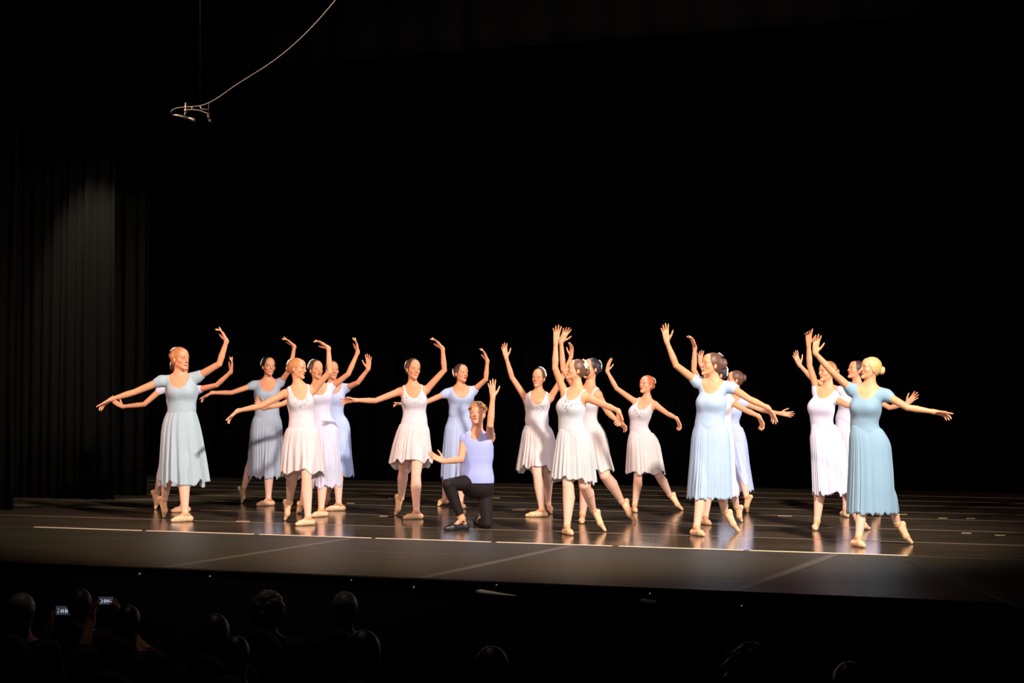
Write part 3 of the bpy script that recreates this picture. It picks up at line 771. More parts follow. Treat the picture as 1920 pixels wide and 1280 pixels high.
        def post(P, d):
            u, f, v = uvw(P)
            if long:
                fr_ = np.clip(f / .05, 0, 1)
                void = (np.sqrt((u / (.100 * s)) ** 2 + ((v - .02) / ((.075 + .060 * fr_) * s)) ** 2) - 1) * .08
                m = np.maximum(d - .006, -void)
            else:
                fr_ = np.clip(f / .05, 0, 1); dp = (.150 + sp.get('scoop', 0)) * s
                void = (np.sqrt((u / (.088 * s)) ** 2 + ((v - .02) / (dp * (.85 + .15 * fr_))) ** 2) - 1) * .08
                m = np.maximum(d - .006, -void)
                for S in (LS, RS): m = np.maximum(m, -(np.linalg.norm((P - (S - up * .012)) , axis=-1) - .078 * s))
            return np.maximum(m, zb - P[..., 2])
        prm = list(torso)
        if long:
            for S, E in ((LS, LE), (RS, RE)): prm += [ball(S, .046 * s * af, .03), cone(S, S + (E - S) * .17, .0445 * s * af, .0405 * s * af, .03)]
            for S in (LS, RS): prm.append(cone(N + up * .020 * s, S * .62 + N * .38, .022 * s, .028 * s, .045))
        else:
            for S in (LS, RS): prm.append(cone(N + up * .030 * s, S * .62 + N * .38, .026 * s, .030 * s, .045))
        bod, BV = sobj('dress', prm, sp['dress'], root, .0045, post, .008)
        skirt_mesh(sp['rows'], D0, sp['dress'] if long else sp.get('skirtm', sp['dress']), bod, sp['seed'], legp=legs + torso[:1] + torso[-3:], ty=ty, shift=(bank[1] - D0) * sp.get('sh', .25), **sp.get('sk', {}))
        if not long:
            u, f, v = uvw(BV)
            ok = (f > .02) & (np.abs(u) < .085 * s) & (v < -.115 * s) & (v > -.20 * s - .05 * s * np.clip(1 - np.abs(u) / .03, 0, 1))
            ok &= (v > -.155 * s - .09 * np.clip(1 - np.abs(u) / (.085 * s), 0, 1))
            idx = np.nonzero(ok)[0]; rnd = random.Random(sp['seed'] + 9); mb = MB()
            pick = rnd.sample(list(idx), min(len(idx), 120))
            for i in pick: mb.ball(BV[i] - ROOT + fv * .002, rnd.uniform(.0022, .0042), 6, 4)
            if pick: mb.build('beaded_trim', BEAD, bod, True)['kind'] = 'stuff'
        zc = Hc[2] + .005
        tp = leg(hS, kS, ank, s, fv, fat, .003) + leg(hB, kB, bank, s, fv, fat, .003)
        sobj('tights', tp, TIGHT, root, .0045, lambda P, d: np.maximum(d, P[..., 2] - zc), .004)
    # shoes
    dv = nrm(toe - heel); ballp = toe * .72 + heel * .28 + np.array([0, 0, .006])
    if man:
        for kind, (a_, h_, t_) in (('s', (ank, heel, toe)), ('b', (bank, bheel, btoe))):
            bp = t_ * .7 + h_ * .3
            def sp_(P, d, a_=a_): return np.maximum(d, np.maximum(P[..., 2] - .062, -P[..., 2] + .002)) if kind == 's' else np.maximum(d, -P[..., 2] + .002)
            so, _ = sobj('ballet_slipper', [ball(h_, .036, .02), cone(h_, bp, .036, .043, .02), cone(bp, t_, .043, .026, .02)], sp['shoe'], root, .0045, sp_)
            if kind == 's':
                mb = MB(); side = np.cross(dv, (0, 0, 1))
                for e in (-1, 1):
                    p = [ank + side * e * .038 - np.array([0, 0, .032]) - dv * .01, ank * .6 + bp * .4 + np.array([0, 0, .030]) + side * e * .012, bp + np.array([0, 0, .036]) * 1.0 - side * e * .028]
                    mb.tube([x - ROOT for x in p], .005, 6)
                mb.build('elastic_strap', sp['shoe'], so, True)
    else:
        fl0 = lambda P, d: np.maximum(d, -P[..., 2] + .001)
        z = np.array([0, 0, 1.])
        sh, _ = sobj('pointe_shoe', [ball(heel + dv * .006, .028 * s, .012), cone(heel, ballp, .028 * s, .0305 * s, .012), cone(ballp, toe - dv * .010, .0305 * s, .0190 * s, .012),
                    cone(ank - z * .026 * s, ballp + z * .012 - dv * .03, .0285 * s, .021 * s, .015)], SHOE, root, .004, fl0)
        g = nrm(kS - ank)
        sobj('ribbon', [cone(ank - g * .012, ank + g * .040, .0350 * s, .0350 * s, .004)], RIB, sh, .004, lambda P, d: np.maximum(np.maximum(d, (P - ank - g * .034) @ g), -((P - ank + g * .012) @ g)))
        bd = nrm(btoe - bheel); bb = btoe * .55 + bank * .45; bb = bb + (bb - bheel) * .17
        sh, _ = sobj('pointe_shoe', [ball(bheel, .0255 * s, .012), cone(bheel, bb, .021 * s, .027 * s, .018), cone(bb, btoe + (bb - btoe) * .06, .0275 * s, .0155 * s, .012), cone(bank + (btoe - bank) * .16, bb, .027 * s, .027 * s, .018)],
                     SHOE, root, .004, fl0)
        g2 = nrm(kB - bank)
        sobj('ribbon', [cone(bank - g2 * .012, bank + g2 * .040, .0350 * s, .0350 * s, .004)], RIB, sh, .004, lambda P, d: np.maximum(np.maximum(d, (P - bank - g2 * .034) @ g2), -((P - bank + g2 * .012) @ g2)))
    return root
# ------------------------------------------------------------------ materials per dancer
SK1 = skin_mat('fair_skin', (.74, .345, .185)); SK1s = skin_mat('fair_skin_smiling', (.74, .345, .185), smile=1)
SK2 = skin_mat('warm_skin', (.68, .31, .165)); SK2s = skin_mat('warm_skin_smiling', (.68, .31, .165), smile=1)
SKM = skin_mat('tanned_skin', (.66, .33, .19), lip=(.50, .16, .12), brow=(.30, .14, .06))
H_STRAW = hair_mat('strawberry_hair', (.50, .20, .065)); H_RED = hair_mat('copper_hair', (.50, .11, .03)); H_BLACK = hair_mat('black_hair', (.022, .015, .014))
H_BROWN = hair_mat('dark_brown_hair', (.070, .032, .020)); H_MID = hair_mat('chestnut_hair', (.13, .055, .030)); H_BLOND = hair_mat('blonde_hair', (.66, .40, .15))
H_GOLD = hair_mat('golden_brown_hair', (.36, .15, .05)); H_CURL = hair_mat('curly_ginger_hair', (.42, .18, .06))
D_BLUE = cloth_mat('jersey_dim_pale_blue', (.44, .55, .61)); D_GREY = cloth_mat('jersey_shaded_grey_blue', (.42, .48, .58)); D_SKY = cloth_mat('jersey_lit_sky_blue', (.42, .56, .76))  # one dress blue; each dancer's share of stage light is mixed into its tint
D_TEAL = cloth_mat('jersey_dim_teal_blue', (.25, .40, .52)); D_LILAC = cloth_mat('jersey_lit_lilac_white', (.72, .72, .88)); D_PERI = cloth_mat('jersey_lit_periwinkle', (.50, .60, .86))  # further jersey tints with the stage light mixed in
D_WHITE = cloth_mat('white_leotard', (.70, .66, .69), .10); D_WSK = cloth_mat('white_chiffon', (.74, .68, .67), .15)
D_WGREY = cloth_mat('white_leotard_dimmed', (.60, .64, .67), .10); D_GSK = cloth_mat('white_chiffon_dimmed', (.60, .64, .65), .15)  # white dress dimmed in its colour, as at the less lit front
SHIRT = cloth_mat('periwinkle_shirt', (.36, .42, .78), .03); BTIGHT = cloth_mat('black_tights', (.014, .010, .010), 0, .6); BSHOE = plain('black_slipper_leather', (.008, .008, .009), .45)

SPEC = {}
SPEC['A'] = dict(label='smiling strawberry blonde dancer in a long pale blue dress at the front left', cy=979, top=653, chin=692, head=(338, 673), hy=52, hp=6, hr=4, neck=(336, 706), hipx=338, ty=6, ss=1,
    L=[(303, 714), (252, 735), (209, 748), (179, 766)], R=[(369, 707), (411, 682), (425, 639), (410, 607)],
    st=dict(ankle=(346, 952), heel=(353, 974), toe=(322, 978), knee=(337, 900)), bk=dict(ankle=(308, 936), heel=(297, 934), toe=(307, 971), knee=(318, 900)),
    waist=(765, 314, 368), bust=(735, 309, 373), rows=[(766, 314, 368), (785, 307, 371), (808, 302, 376), (850, 299, 382), (906, 295, 389)], kind='long', dress=D_BLUE, hair=H_STRAW, skin=SK1s, seed=1, hsc=1.12,
    bun=(0, -.108, .04), flowers=(-55, 40, -.075, 9), Rc=(.0, .5, .55, .3), Lc=(.05, .45, .5, .3), sk=dict(folds=10, amp=.12), arm=1.05)
SPEC['B'] = dict(label='dancer almost hidden behind the pale blue dress of the front left dancer', cy=961, top=668, chin=706, head=(339, 688), hy=58, hp=4, neck=(338, 720), hipx=334, ty=5, ss=1,
    L=[(304, 728), (270, 758), (229, 762), (212, 752)], R=[(369, 731), (406, 722), (433, 697), (437, 674)], Lp=(0, -.6, .5), Lc=(.3, .5, .5, .4),
    st=dict(ankle=(344, 936), heel=(349, 956), toe=(322, 960)), bk=dict(ankle=(295, 922), heel=(285, 922), toe=(291, 955), knee=(308, 888)),
    waist=(778, 314, 362), rows=[(779, 314, 362), (800, 308, 366), (850, 302, 366), (910, 300, 362)], kind='long', dress=D_LILAC, hair=H_BROWN, skin=SK2s, seed=2,
    bun=(.0, -.115, .0), bunr=(.034, .03, .034), flowers=(-150, 90, -.100, 8), sk=dict(folds=13, amp=.06), arm=.92)
SPEC['C'] = dict(label='dark-haired dancer in a long grey-blue dress at the back left', cy=949, top=669, chin=705, head=(504, 687), hy=26, hp=4, hr=3, neck=(502, 715), hipx=500, ty=8, ss=1,
    L=[(476, 722), (434, 736), (397, 736), (379, 746)], R=[(525, 718), (545, 690), (552, 649), (536, 633)],
    st=dict(ankle=(503, 927), heel=(508, 944), toe=(482, 948), knee=(500, 895)), bk=dict(ankle=(457, 914), heel=(449, 915), toe=(453, 943), knee=(480, 880)),
    waist=(770, 478, 524), bust=(740, 475, 527), rows=[(771, 479, 524), (790, 474, 527), (812, 470, 529), (850, 470, 529), (895, 468, 529)], kind='long', dress=D_GREY, hair=H_BLACK, skin=SK2s, seed=3,
    bun=(0, -.105, .03), flowers=(50, 95, -.062, 4), sk=dict(folds=16, amp=.06), arm=.92)
SPEC['D'] = dict(label='strawberry blonde dancer in short white beaded dress, in profile facing right', cy=986, top=673, chin=709, head=(558, 691), hy=68, hp=3, hr=4, neck=(560, 724), hipx=567, ty=12, ss=1,
    L=[(533, 738), (489, 761), (445, 770), (427, 786)], R=[(588, 731), (618, 697), (616, 652), (592, 634)], Rz=(-.5, -.3, -.2),
    st=dict(ankle=(577, 962), heel=(583, 979), toe=(555, 985), knee=(567, 897)), bk=dict(ankle=(543, 942), heel=(535, 940), toe=(534, 976), knee=(549, 905)),
    waist=(785, 542, 590), bust=(755, 537, 590), rows=[(800, 539, 594), (812, 535, 596), (840, 528, 599), (892, 521, 606)], kind='short', dress=D_WHITE, skirtm=D_WSK, hair=H_STRAW, skin=SK1, seed=4,
    bun=(0, -.11, .0), bunr=(.034, .028, .045), flowers=(-70, 60, -.092, 8), sk=dict(folds=11, amp=.08, front=.055, back=.055), arm=1.02, scoop=.02)
SPEC['E'] = dict(label='dark-haired dancer in lilac-white dress, behind the white dressed dancer in right-facing profile', cy=970, top=676, chin=710, head=(593, 693), hy=32, hp=3, neck=(596, 722), hipx=606, ty=10, ss=1,
    L=[(572, 735), (530, 757), (494, 766), (479, 751)], R=[(619, 728), (653, 701), (671, 660), (668, 632)], Lp=(0, -.8, .5), Lc=(.3, .5, .5, .4),
    st=dict(ankle=(601, 947), heel=(608, 965), toe=(584, 969), knee=(598, 905)), bk=dict(ankle=(567, 944), heel=(561, 943), toe=(557, 963), knee=(583, 900)),
    waist=(775, 578, 620), bust=(745, 576, 625), rows=[(776, 579, 620), (798, 577, 624), (862, 578, 630), (912, 578, 633)], kind='long', dress=D_LILAC, hair=H_BROWN, skin=SK2, seed=5,
    bun=(0, -.105, .04), flowers=(10, 85, -.055, 8), sk=dict(folds=17, amp=.06), arm=.95)
SPEC['F'] = dict(label='dancer in a long periwinkle dress, rearmost of three overlapping left of centre', cy=958, top=676, chin=710, head=(623, 694), hy=22, hp=3, neck=(624, 720), hipx=628, ty=10, ss=1,
    L=[(601, 732), (575, 748), (545, 752), (530, 756)], R=[(648, 728), (671, 717), (691, 691), (692, 661)], Rp=(-.3, -1, 0), Rc=(.1, .25, .3, .2),
    st=dict(ankle=(634, 935), heel=(643, 953), toe=(611, 957), knee=(632, 895)), bk=dict(ankle=(617, 918), heel=(611, 917), toe=(612, 948), knee=(620, 885)),
    waist=(773, 600, 644), rows=[(774, 601, 644), (800, 600, 650), (850, 602, 654), (893, 601, 659)], kind='long', dress=D_PERI, hair=H_BROWN, skin=SK2s, seed=6,
    bun=(0, -.105, .04), flowers=None, sk=dict(folds=14, amp=.055), arm=.95)
SPEC['G'] = dict(label='smiling dark-haired dancer in a short white dress, left of the kneeling man', cy=974, top=673, chin=712, head=(775, 692), hy=26, hp=2, hr=4, neck=(774, 724), hipx=775, ty=8, ss=1,
    L=[(749, 734), (704, 751), (665, 750), (641, 752)], R=[(799, 731), (833, 694), (830, 653), (812, 630)], Lp=(0, -.8, -.6),
    st=dict(ankle=(780, 951), heel=(788, 969), toe=(757, 973), knee=(771, 892)), bk=dict(ankle=(752, 934), heel=(744, 930), toe=(741, 966), knee=(758, 900)),
    waist=(785, 754, 801), bust=(752, 751, 802), rows=[(792, 752, 801), (808, 747, 803), (830, 740, 805), (868, 731, 809)], kind='short', dress=D_WHITE, skirtm=D_WSK, hair=H_BROWN, skin=SK2s, seed=7,
    bun=(0, -.105, .03), flowers=(50, 105, -.080, 6), sk=dict(folds=12, amp=.075, front=.03, back=.09), arm=1.0)
SPEC['H'] = dict(label='dancer in a long lilac-blue dress, looking up, standing behind the kneeling man', cy=956, top=682, chin=717, head=(865, 700), hy=34, hp=8, hr=4, neck=(863, 728), hipx=862, ty=10, ss=1,
    L=[(838, 737), (798, 754), (762, 758), (742, 756)], R=[(887, 733), (911, 711), (914, 676), (905, 650)], 
    st=dict(ankle=(861, 935), heel=(868, 951), toe=(858, 955), hz=1), bk=dict(ankle=(834, 934), heel=(838, 940), toe=(822, 949), knee=(838, 890), z=.4),
    waist=(772, 841, 885), bust=(745, 838, 890), rows=[(773, 841, 886), (800, 836, 891), (823, 833, 894), (879, 828, 897), (897, 827, 898)], kind='long', dress=D_PERI, hair=H_BROWN, skin=SK1, seed=8,
    bun=(0, -.105, .0), flowers=(75, 125, -.070, 5), sk=dict(folds=12, amp=.055), arm=.95)
D_I = flo(860, 995)[1]
SPEC['I'] = dict(label='kneeling man with curly ginger hair, periwinkle shirt and black tights, one arm raised', man=True, cy=995, top=757, chin=797, H=1.74, D0=D_I + .30, tl=.98,
    head=(895, 777), hy=-12, hp=14, hr=-2, neck=(894, 814), hipx=894, ty=-12, ss=-1,
    L=[(871, 825), (864, 861), (832, 865), (804, 852)], R=[(919, 820), (919, 797), (924, 744), (921, 712)], Lz=(-.9, -.7, -.3), Rz=(-1, -.5, 0), Lp=(0, -.8, .6), Rp=(.15, 1, 0), Lc=(.05, .12, .2, .25), Rc=(.05, .2, .25, .25),
    st=dict(hip=(880, 905, D_I + .28), knee3=(839, 908, D_I + .02), ankle3=(866, 972, D_I + .08), heel3=(873, 990, D_I + .12), toe3=(836, 993, D_I), toe=(832, 995), heel=(875, 990), ankle=(862, 969)),
    bk=dict(hip=(908, 905, D_I + .34), knee3=(913, 976, D_I + .30), ankle3=(900, 975, D_I + .70), heel3=(899, 968, D_I + .76), toe3=(893, 977, D_I + .82)),
    waist=(862, 864, 922), bust=(845, 866, 925), kind='shirt', dress=SHIRT, tights=BTIGHT, shoe=BSHOE, hair=H_CURL, skin=SKM, seed=9, arm=1.0, hipw=.150)
SPEC['J'] = dict(label='smiling dancer in short white dress with both arms raised, beside the kneeling man', cy=969, top=690, chin=725, head=(1010, 708), hy=-22, hp=-2, hr=6, neck=(1010, 738), hipx=1010, ty=-8, ss=-1,
    L=[(988, 750), (960, 707), (949, 670), (943, 643)], R=[(1032, 746), (1054, 709), (1071, 668), (1074, 643)], Lp=(.3, -1, 0), Rp=(-.8, -.6, 0), Lc=(.15, .2, .25, .3), Rc=(.3, .4, .45, .4),
    st=dict(ankle=(1017, 945), heel=(1023, 964), toe=(986, 968), knee=(1010, 889)), bk=dict(ankle=(1028, 943), heel=(1029, 950), toe=(1034, 963), knee=(1026, 893), z=.8),
    waist=(785, 984, 1029), bust=(755, 981, 1033), rows=[(797, 982, 1031), (812, 979, 1036), (830, 977, 1041), (885, 969, 1047)], kind='short', dress=D_WHITE, skirtm=D_WSK, hair=H_MID, skin=SK1s, seed=10,
    bun=(0, -.105, .02), flowers=(-85, 5, -.015, 12), sk=dict(folds=13, amp=.08, front=.065, back=.02), arm=1.0, fsize=.015)
SPEC['K'] = dict(label='dancer in short silvery white beaded dress, flowers round her bun, front centre', cy=1004, top=673, chin=712, head=(1080, 694), hy=-76, hp=12, hr=0, neck=(1082, 727), hipx=1076, ty=-32, ss=-1,
    L=[(1060, 740), (1041, 690), (1042, 641), (1045, 611)], R=[(1099, 745), (1135, 760), (1160, 770), (1161, 787)], Rz=(-.8, -.6, 0), Lp=(-.1, -1, 0), Lc=(.05, .15, .2, .2), Rp=(-.3, -.4, -1), Rc=(.5, .6, .65, .6),
    st=dict(ankle=(1064, 975), heel=(1060, 988), toe=(1073, 1002), knee=(1071, 908)), bk=dict(ankle=(1112, 956), heel=(1127, 961), toe=(1135, 997), knee=(1097, 914), z=-.5),
    waist=(794, 1047, 1093), bust=(765, 1045, 1099), rows=[(804, 1046, 1096), (820, 1044, 1101), (839, 1041, 1106), (870, 1037, 1111), (905, 1033, 1116)], kind='short', dress=D_WGREY, skirtm=D_GSK, hair=H_MID, skin=SK1, seed=11,
    bun=(0, -.115, .005), bunr=(.042, .036, .045), flowers=(-75, 30, -.072, 11), sk=dict(folds=17, amp=.055, front=.05, back=.0), arm=1.05, fat=1.05)
SPEC['L'] = dict(label='black-haired dancer in short white dress, partly behind the silvery white front dancer', cy=982, top=670, chin=708, head=(1108, 691), hy=-52, hp=4, hr=2, neck=(1106, 724), hipx=1108, ty=-35, ss=-1,
    L=[(1086, 738), (1056, 692), (1052, 640), (1066, 611)], R=[(1122, 741), (1140, 773), (1158, 790), (1168, 797)], Rz=(-.7, -.5, -.2), Lp=(0, -1, -.1), Lc=(.0, .3, .35, .1), Rc=(.4, .5, .5, .5),
    st=dict(ankle=(1093, 955), heel=(1092, 968), toe=(1091, 981), knee=(1104, 905)), bk=dict(ankle=(1166, 940), heel=(1180, 938), toe=(1191, 979), knee=(1136, 898), z=-.4),
    waist=(790, 1084, 1118), rows=[(790, 1084, 1118), (805, 1082, 1126), (823, 1080, 1132), (856, 1078, 1139), (882, 1076, 1147)], kind='short', dress=D_WHITE, skirtm=D_WSK, hair=H_BLACK, skin=SK2, seed=12,
    bun=(0, -.11, .01), bunr=(.04, .035, .04), flowers=(-95, 50, -.098, 10), sk=dict(folds=11, amp=.06, front=.02), arm=1.0, fat=1.08)
SPEC['M'] = dict(label='copper-haired dancer in a short pinkish-white dress', cy=961, top=703, chin=738, head=(1212, 721), hy=-44, hp=6, hr=4, neck=(1213, 750), hipx=1205, ty=-30, ss=-1,
    L=[(1191, 753), (1156, 728), (1138, 695), (1143, 670)], R=[(1229, 759), (1251, 775), (1269, 784), (1273, 793)], Rz=(-.8, -.8, 0), Lp=(.8, -.6, 0), Lc=(.15, .2, .25, .3), Rp=(-.3, -.4, -1), Rc=(.5, .6, .65, .6),
    st=dict(ankle=(1191, 936), heel=(1189, 948), toe=(1193, 960), knee=(1202, 897)), bk=dict(ankle=(1256, 928), heel=(1267, 925), toe=(1280, 957), knee=(1237, 896), z=-.4),
    waist=(800, 1181, 1213), bust=(775, 1180, 1222), rows=[(808, 1180, 1216), (820, 1178, 1226), (835, 1176, 1233), (886, 1173, 1245)], kind='short', dress=D_WHITE, skirtm=D_WSK, hair=H_RED, skin=SK1, seed=13,
    bun=(0, -.11, .0), flowers=(-80, 30, -.088, 8), sk=dict(folds=12, amp=.06, front=.0, back=.02), arm=1.0)
SPEC['N'] = dict(label='smiling brown-haired dancer in a long sky blue pleated dress', cy=1006, top=662, chin=704, head=(1334, 684), hy=-68, hp=8, hr=2, neck=(1338, 716), hipx=1332, ty=-28, ss=-1,
    L=[(1308, 716), (1268, 685), (1250, 640), (1245, 608)], R=[(1371, 726), (1405, 748), (1440, 764), (1453, 785)], Rz=(-.7, -.5, 0), Lp=(.1, -1, 0), Lc=(.05, .12, .18, .2), Rp=(-.2, -.4, -1), Rc=(.2, .3, .4, .3),
    st=dict(ankle=(1307, 973), heel=(1303, 990), toe=(1320, 1005), knee=(1318, 925)), bk=dict(ankle=(1359, 958), heel=(1374, 960), toe=(1385, 998), knee=(1343, 922), z=-.5),
    waist=(788, 1304, 1357), bust=(757, 1306, 1363), rows=[(789, 1304, 1357), (818, 1299, 1364), (870, 1295, 1368), (934, 1290, 1371)], kind='long', dress=D_SKY, hair=H_MID, skin=SK1s, seed=14, hsc=1.09,
    bun=(0, -.115, .03), bunr=(.05, .045, .058), flowers=(-15, 12, -.065, 3), sk=dict(folds=26, amp=.036, fine=.7), arm=1.02)
SPEC['O'] = dict(label='black-haired dancer with flowers, almost hidden behind the sky blue dress', cy=985, top=682, chin=718, head=(1345, 702), hy=-64, hp=4, neck=(1347, 732), hipx=1345, ty=-28, ss=-1,
    L=[(1322, 738), (1301, 693), (1303, 650), (1297, 632)], R=[(1366, 750), (1398, 769), (1423, 780), (1429, 794)], Rz=(-.5, -.4, 0), Lp=(-1, -.5, -.2), Lc=(.5, .5, .5, .4), Rp=(-.3, -.4, -1), Rc=(.5, .6, .65, .6),
    st=dict(ankle=(1324, 962), heel=(1319, 975), toe=(1332, 984), knee=(1330, 920)), bk=dict(ankle=(1381, 950), heel=(1394, 951), toe=(1391, 979), knee=(1368, 920), z=-.4),
    waist=(797, 1328, 1372), rows=[(798, 1328, 1372), (830, 1325, 1374), (870, 1322, 1377), (931, 1318, 1380)], kind='long', dress=D_WHITE, hair=H_BLACK, skin=SK2, seed=15,
    bun=(0, -.11, .0), flowers=(-110, 20, -.098, 9), sk=dict(folds=14, amp=.05), arm=1.0)
SPEC['P'] = dict(label='brown-haired dancer in periwinkle dress facing away, right behind the sky blue dress', cy=953, top=694, chin=728, head=(1378, 712), hy=-84, hp=3, neck=(1380, 740), hipx=1374, ty=-35, ss=-1,
    L=[(1358, 748), (1330, 718), (1313, 682), (1313, 657)], R=[(1392, 754), (1430, 769), (1463, 775), (1488, 778)], Rz=(-.4, -.3, 0), Lp=(.2, -1, 0), Rp=(0, -1, .3), Lc=(.1, .2, .25, .2), Rc=(.1, .15, .2, .25),
    st=dict(ankle=(1361, 932), heel=(1359, 943), toe=(1364, 952)), bk=dict(ankle=(1400, 931), heel=(1409, 931), toe=(1402, 961), knee=(1388, 905), z=-.4),
    waist=(795, 1350, 1383), bust=(770, 1348, 1391), rows=[(796, 1350, 1384), (829, 1346, 1392), (870, 1344, 1398), (917, 1342, 1406)], kind='long', dress=D_PERI, hair=H_MID, skin=SK1, seed=16,
    bun=(0, -.11, .03), bunr=(.04, .035, .045), flowers=None, sk=dict(folds=15, amp=.05), arm=1.0)
SPEC['Q'] = dict(label='golden-haired dancer in a long lilac-white dress, left of the teal dress', cy=995, top=679, chin=716, head=(1551, 697), hy=-62, hp=4, neck=(1552, 727), hipx=1548, ty=-38, ss=-1,
    L=[(1533, 734), (1518, 685), (1516, 644), (1516, 624)], R=[(1565, 747), (1587, 759), (1612, 764), (1632, 766)], Rz=(-.6, -.4, 0), Lp=(-.2, -1, -.2), Lc=(.0, .5, .6, .5), 
    st=dict(ankle=(1533, 968), heel=(1534, 980), toe=(1529, 994), knee=(1540, 928)), bk=dict(ankle=(1609, 976), heel=(1618, 975), toe=(1630, 993), knee=(1580, 935), z=-.4),
    waist=(790, 1521, 1558), bust=(765, 1518, 1565), rows=[(791, 1521, 1558), (815, 1520, 1570), (839, 1521, 1578), (925, 1524, 1588)], kind='long', dress=D_LILAC, hair=H_GOLD, skin=SK1, seed=17,
    bun=(0, -.12, .01), bunr=(.034, .032, .034), flowers=None, sk=dict(folds=15, amp=.07), arm=.98)
SPEC['R'] = dict(label='dancer in lilac dress, chin raised, between the golden-haired and blonde dancers', cy=970, top=677, chin=710, head=(1605, 694), hy=-70, hp=14, neck=(1607, 722), hipx=1605, ty=-30, ss=-1,
    L=[(1583, 734), (1527, 714), (1499, 684), (1489, 661)], R=[(1625, 740), (1668, 764), (1700, 757), (1713, 745)], Rz=(-.5, -.4, 0), Lp=(.3, -1, 0), Rp=(0, -1, .2), Lc=(.1, .2, .25, .2), Rc=(.1, .15, .2, .2),
    st=dict(ankle=(1587, 950), heel=(1586, 960), toe=(1590, 969)), bk=dict(ankle=(1640, 952), heel=(1645, 954), toe=(1650, 967), knee=(1628, 915), z=-.4),
    waist=(785, 1567, 1612), rows=[(786, 1567, 1612), (810, 1564, 1618), (860, 1566, 1630), (913, 1570, 1640)], kind='long', dress=D_LILAC, hair=H_BROWN, skin=SK1, seed=18,
    bun=(0, -.105, .02), flowers=None, sk=dict(folds=15, amp=.05), arm=.95)
SPEC['S'] = dict(label='blonde dancer in a long teal-blue pleated dress at the front right end', cy=1027, top=671, chin=710, head=(1632, 691), hy=-74, hp=8, hr=0, neck=(1630, 725), hipx=1629, ty=-28, ss=-1,
    L=[(1597, 731), (1558, 695), (1528, 661), (1531, 629)], R=[(1662, 741), (1702, 764), (1752, 772), (1776, 777)], Rz=(-.8, -.5, 0), Lp=(.2, -1, 0), Lc=(.1, .15, .2, .2), Rp=(-.2, -.6, -.8), Rc=(.05, .5, .55, .5),
    st=dict(ankle=(1612, 999), heel=(1608, 1010), toe=(1621, 1026), knee=(1627, 955)), bk=dict(ankle=(1683, 982), heel=(1699, 982), toe=(1710, 1020), knee=(1664, 935), z=-.5),
    waist=(797, 1595, 1644), bust=(765, 1594, 1653), rows=[(797, 1595, 1645), (815, 1593, 1656), (832, 1593, 1665), (881, 1592, 1670), (962, 1589, 1675)], kind='long', dress=D_TEAL, hair=H_BLOND, skin=SK1, seed=19,
    bun=(0, -.122, .0), bunr=(.036, .034, .042), flowers=None, sk=dict(folds=27, amp=.038, fine=.7), arm=1.02)
# ------------------------------------------------------------------ microphone pair hanging over the stage front
MICM = plain('satin_nickel', (.70, .62, .45), .35, .8); DARKM = plain('dark_metal', (.12, .10, .09), .45, .6); CABLE = plain('grey_cable', (.34, .31, .25), .6)
DM = 13.0
def mp_(x, y, dd=0.0): return cam2w(pt(x, y, DM + dd))
def tube_thing(name, pts, r, mat, label, cat, n=8):
    mb = MB(); mb.tube(pts, r, n); o = mb.build(name, mat, None, True)
    if label: tag(o, label, cat)
    return o
def smooth_path(P, n=10):
    out = []
    for i in range(len(P) - 1):
        a = P[max(i - 1, 0)]; b = P[i]; c = P[i + 1]; d = P[min(i + 2, len(P) - 1)]
        for k in range(n):
            t = k / n; out.append(.5 * ((2 * b) + (c - a) * t + (2 * a - 5 * b + 4 * c - d) * t * t + (3 * b - a - 3 * c + d) * t ** 3))
    return out + [P[-1]]
tube_thing('microphone_cable', smooth_path([mp_(*q) for q in ((321, 212, .05), (321, 208), (330, 203), (348, 200.5), (366, 199.5), (380, 197), (394, 191.5), (412, 181), (440, 161), (470, 142), (500, 123), (530, 101), (560, 75), (590, 45), (612, 20), (640, -14), (690, -80), (740, -150))]),
           .0036, CABLE, 'long thin cable curving down from the top to the hanging microphones', 'cable')
tube_thing('suspension_wire', [mp_(375, 199), mp_(375.5, -160)], .0007, DARKM, 'thin vertical wire holding up the microphone bar', 'wire', 5)
mb = MB(); bar = smooth_path([mp_(347, 206), mp_(358, 205.5), (mp_(372, 206.5)), mp_(382, 210), mp_(390, 213)]); mb.tube(bar, .0042, 8)
t = thing('microphone_bar', 'small metal bar under the cable carrying two microphones', 'microphone bar', mp_(360, 205))
o = mb.build('bar', MICM, None, True)
def adopt(o, t): o.parent = t; o.matrix_parent_inverse = Matrix.Translation(-t.location)
adopt(o, t)
mb = MB(); mb.tube([mp_(348, 192.5), mp_(348.3, 212)], .0065, 8); mb.ball(mp_(348, 207), .013, 8, 6); o = mb.build('clamp', MICM, None, True); adopt(o, t)
mb = MB(); mb.tube([mp_(348.3, 210), mp_(346, 214), mp_(348, 217)], .005, 8); o = mb.build('swivel', MICM, None, True); adopt(o, t)
mb = MB(); mb.tube([mp_(375, 199), mp_(377, 203.5), mp_(381, 205), mp_(391, 205)], .0038, 6); o = mb.build('hanger', MICM, None, True); adopt(o, t)
mb = MB(); mb.tube([mp_(391.5, 193), mp_(391.5, 213)], .0028, 6); mb.ball(mp_(390.5, 213.5), .010, 8, 6); o = mb.build('clamp', DARKM, None, True); adopt(o, t)
mb = MB(); mb.tube([mp_(360, 200), mp_(360, 205)], .006, 6); o = mb.build('cable_clip', MICM, None, True); adopt(o, t)
t = thing('microphone', 'slender pale metal microphone lying almost level under the bar', 'microphone', mp_(345, 220))
mb = MB(); mb.tube([mp_(324, 215), mp_(334, 216.5), mp_(352, 221)], [.005, .0085, .0085], 10); adopt(mb.build('microphone_body', MICM, None, True), t)
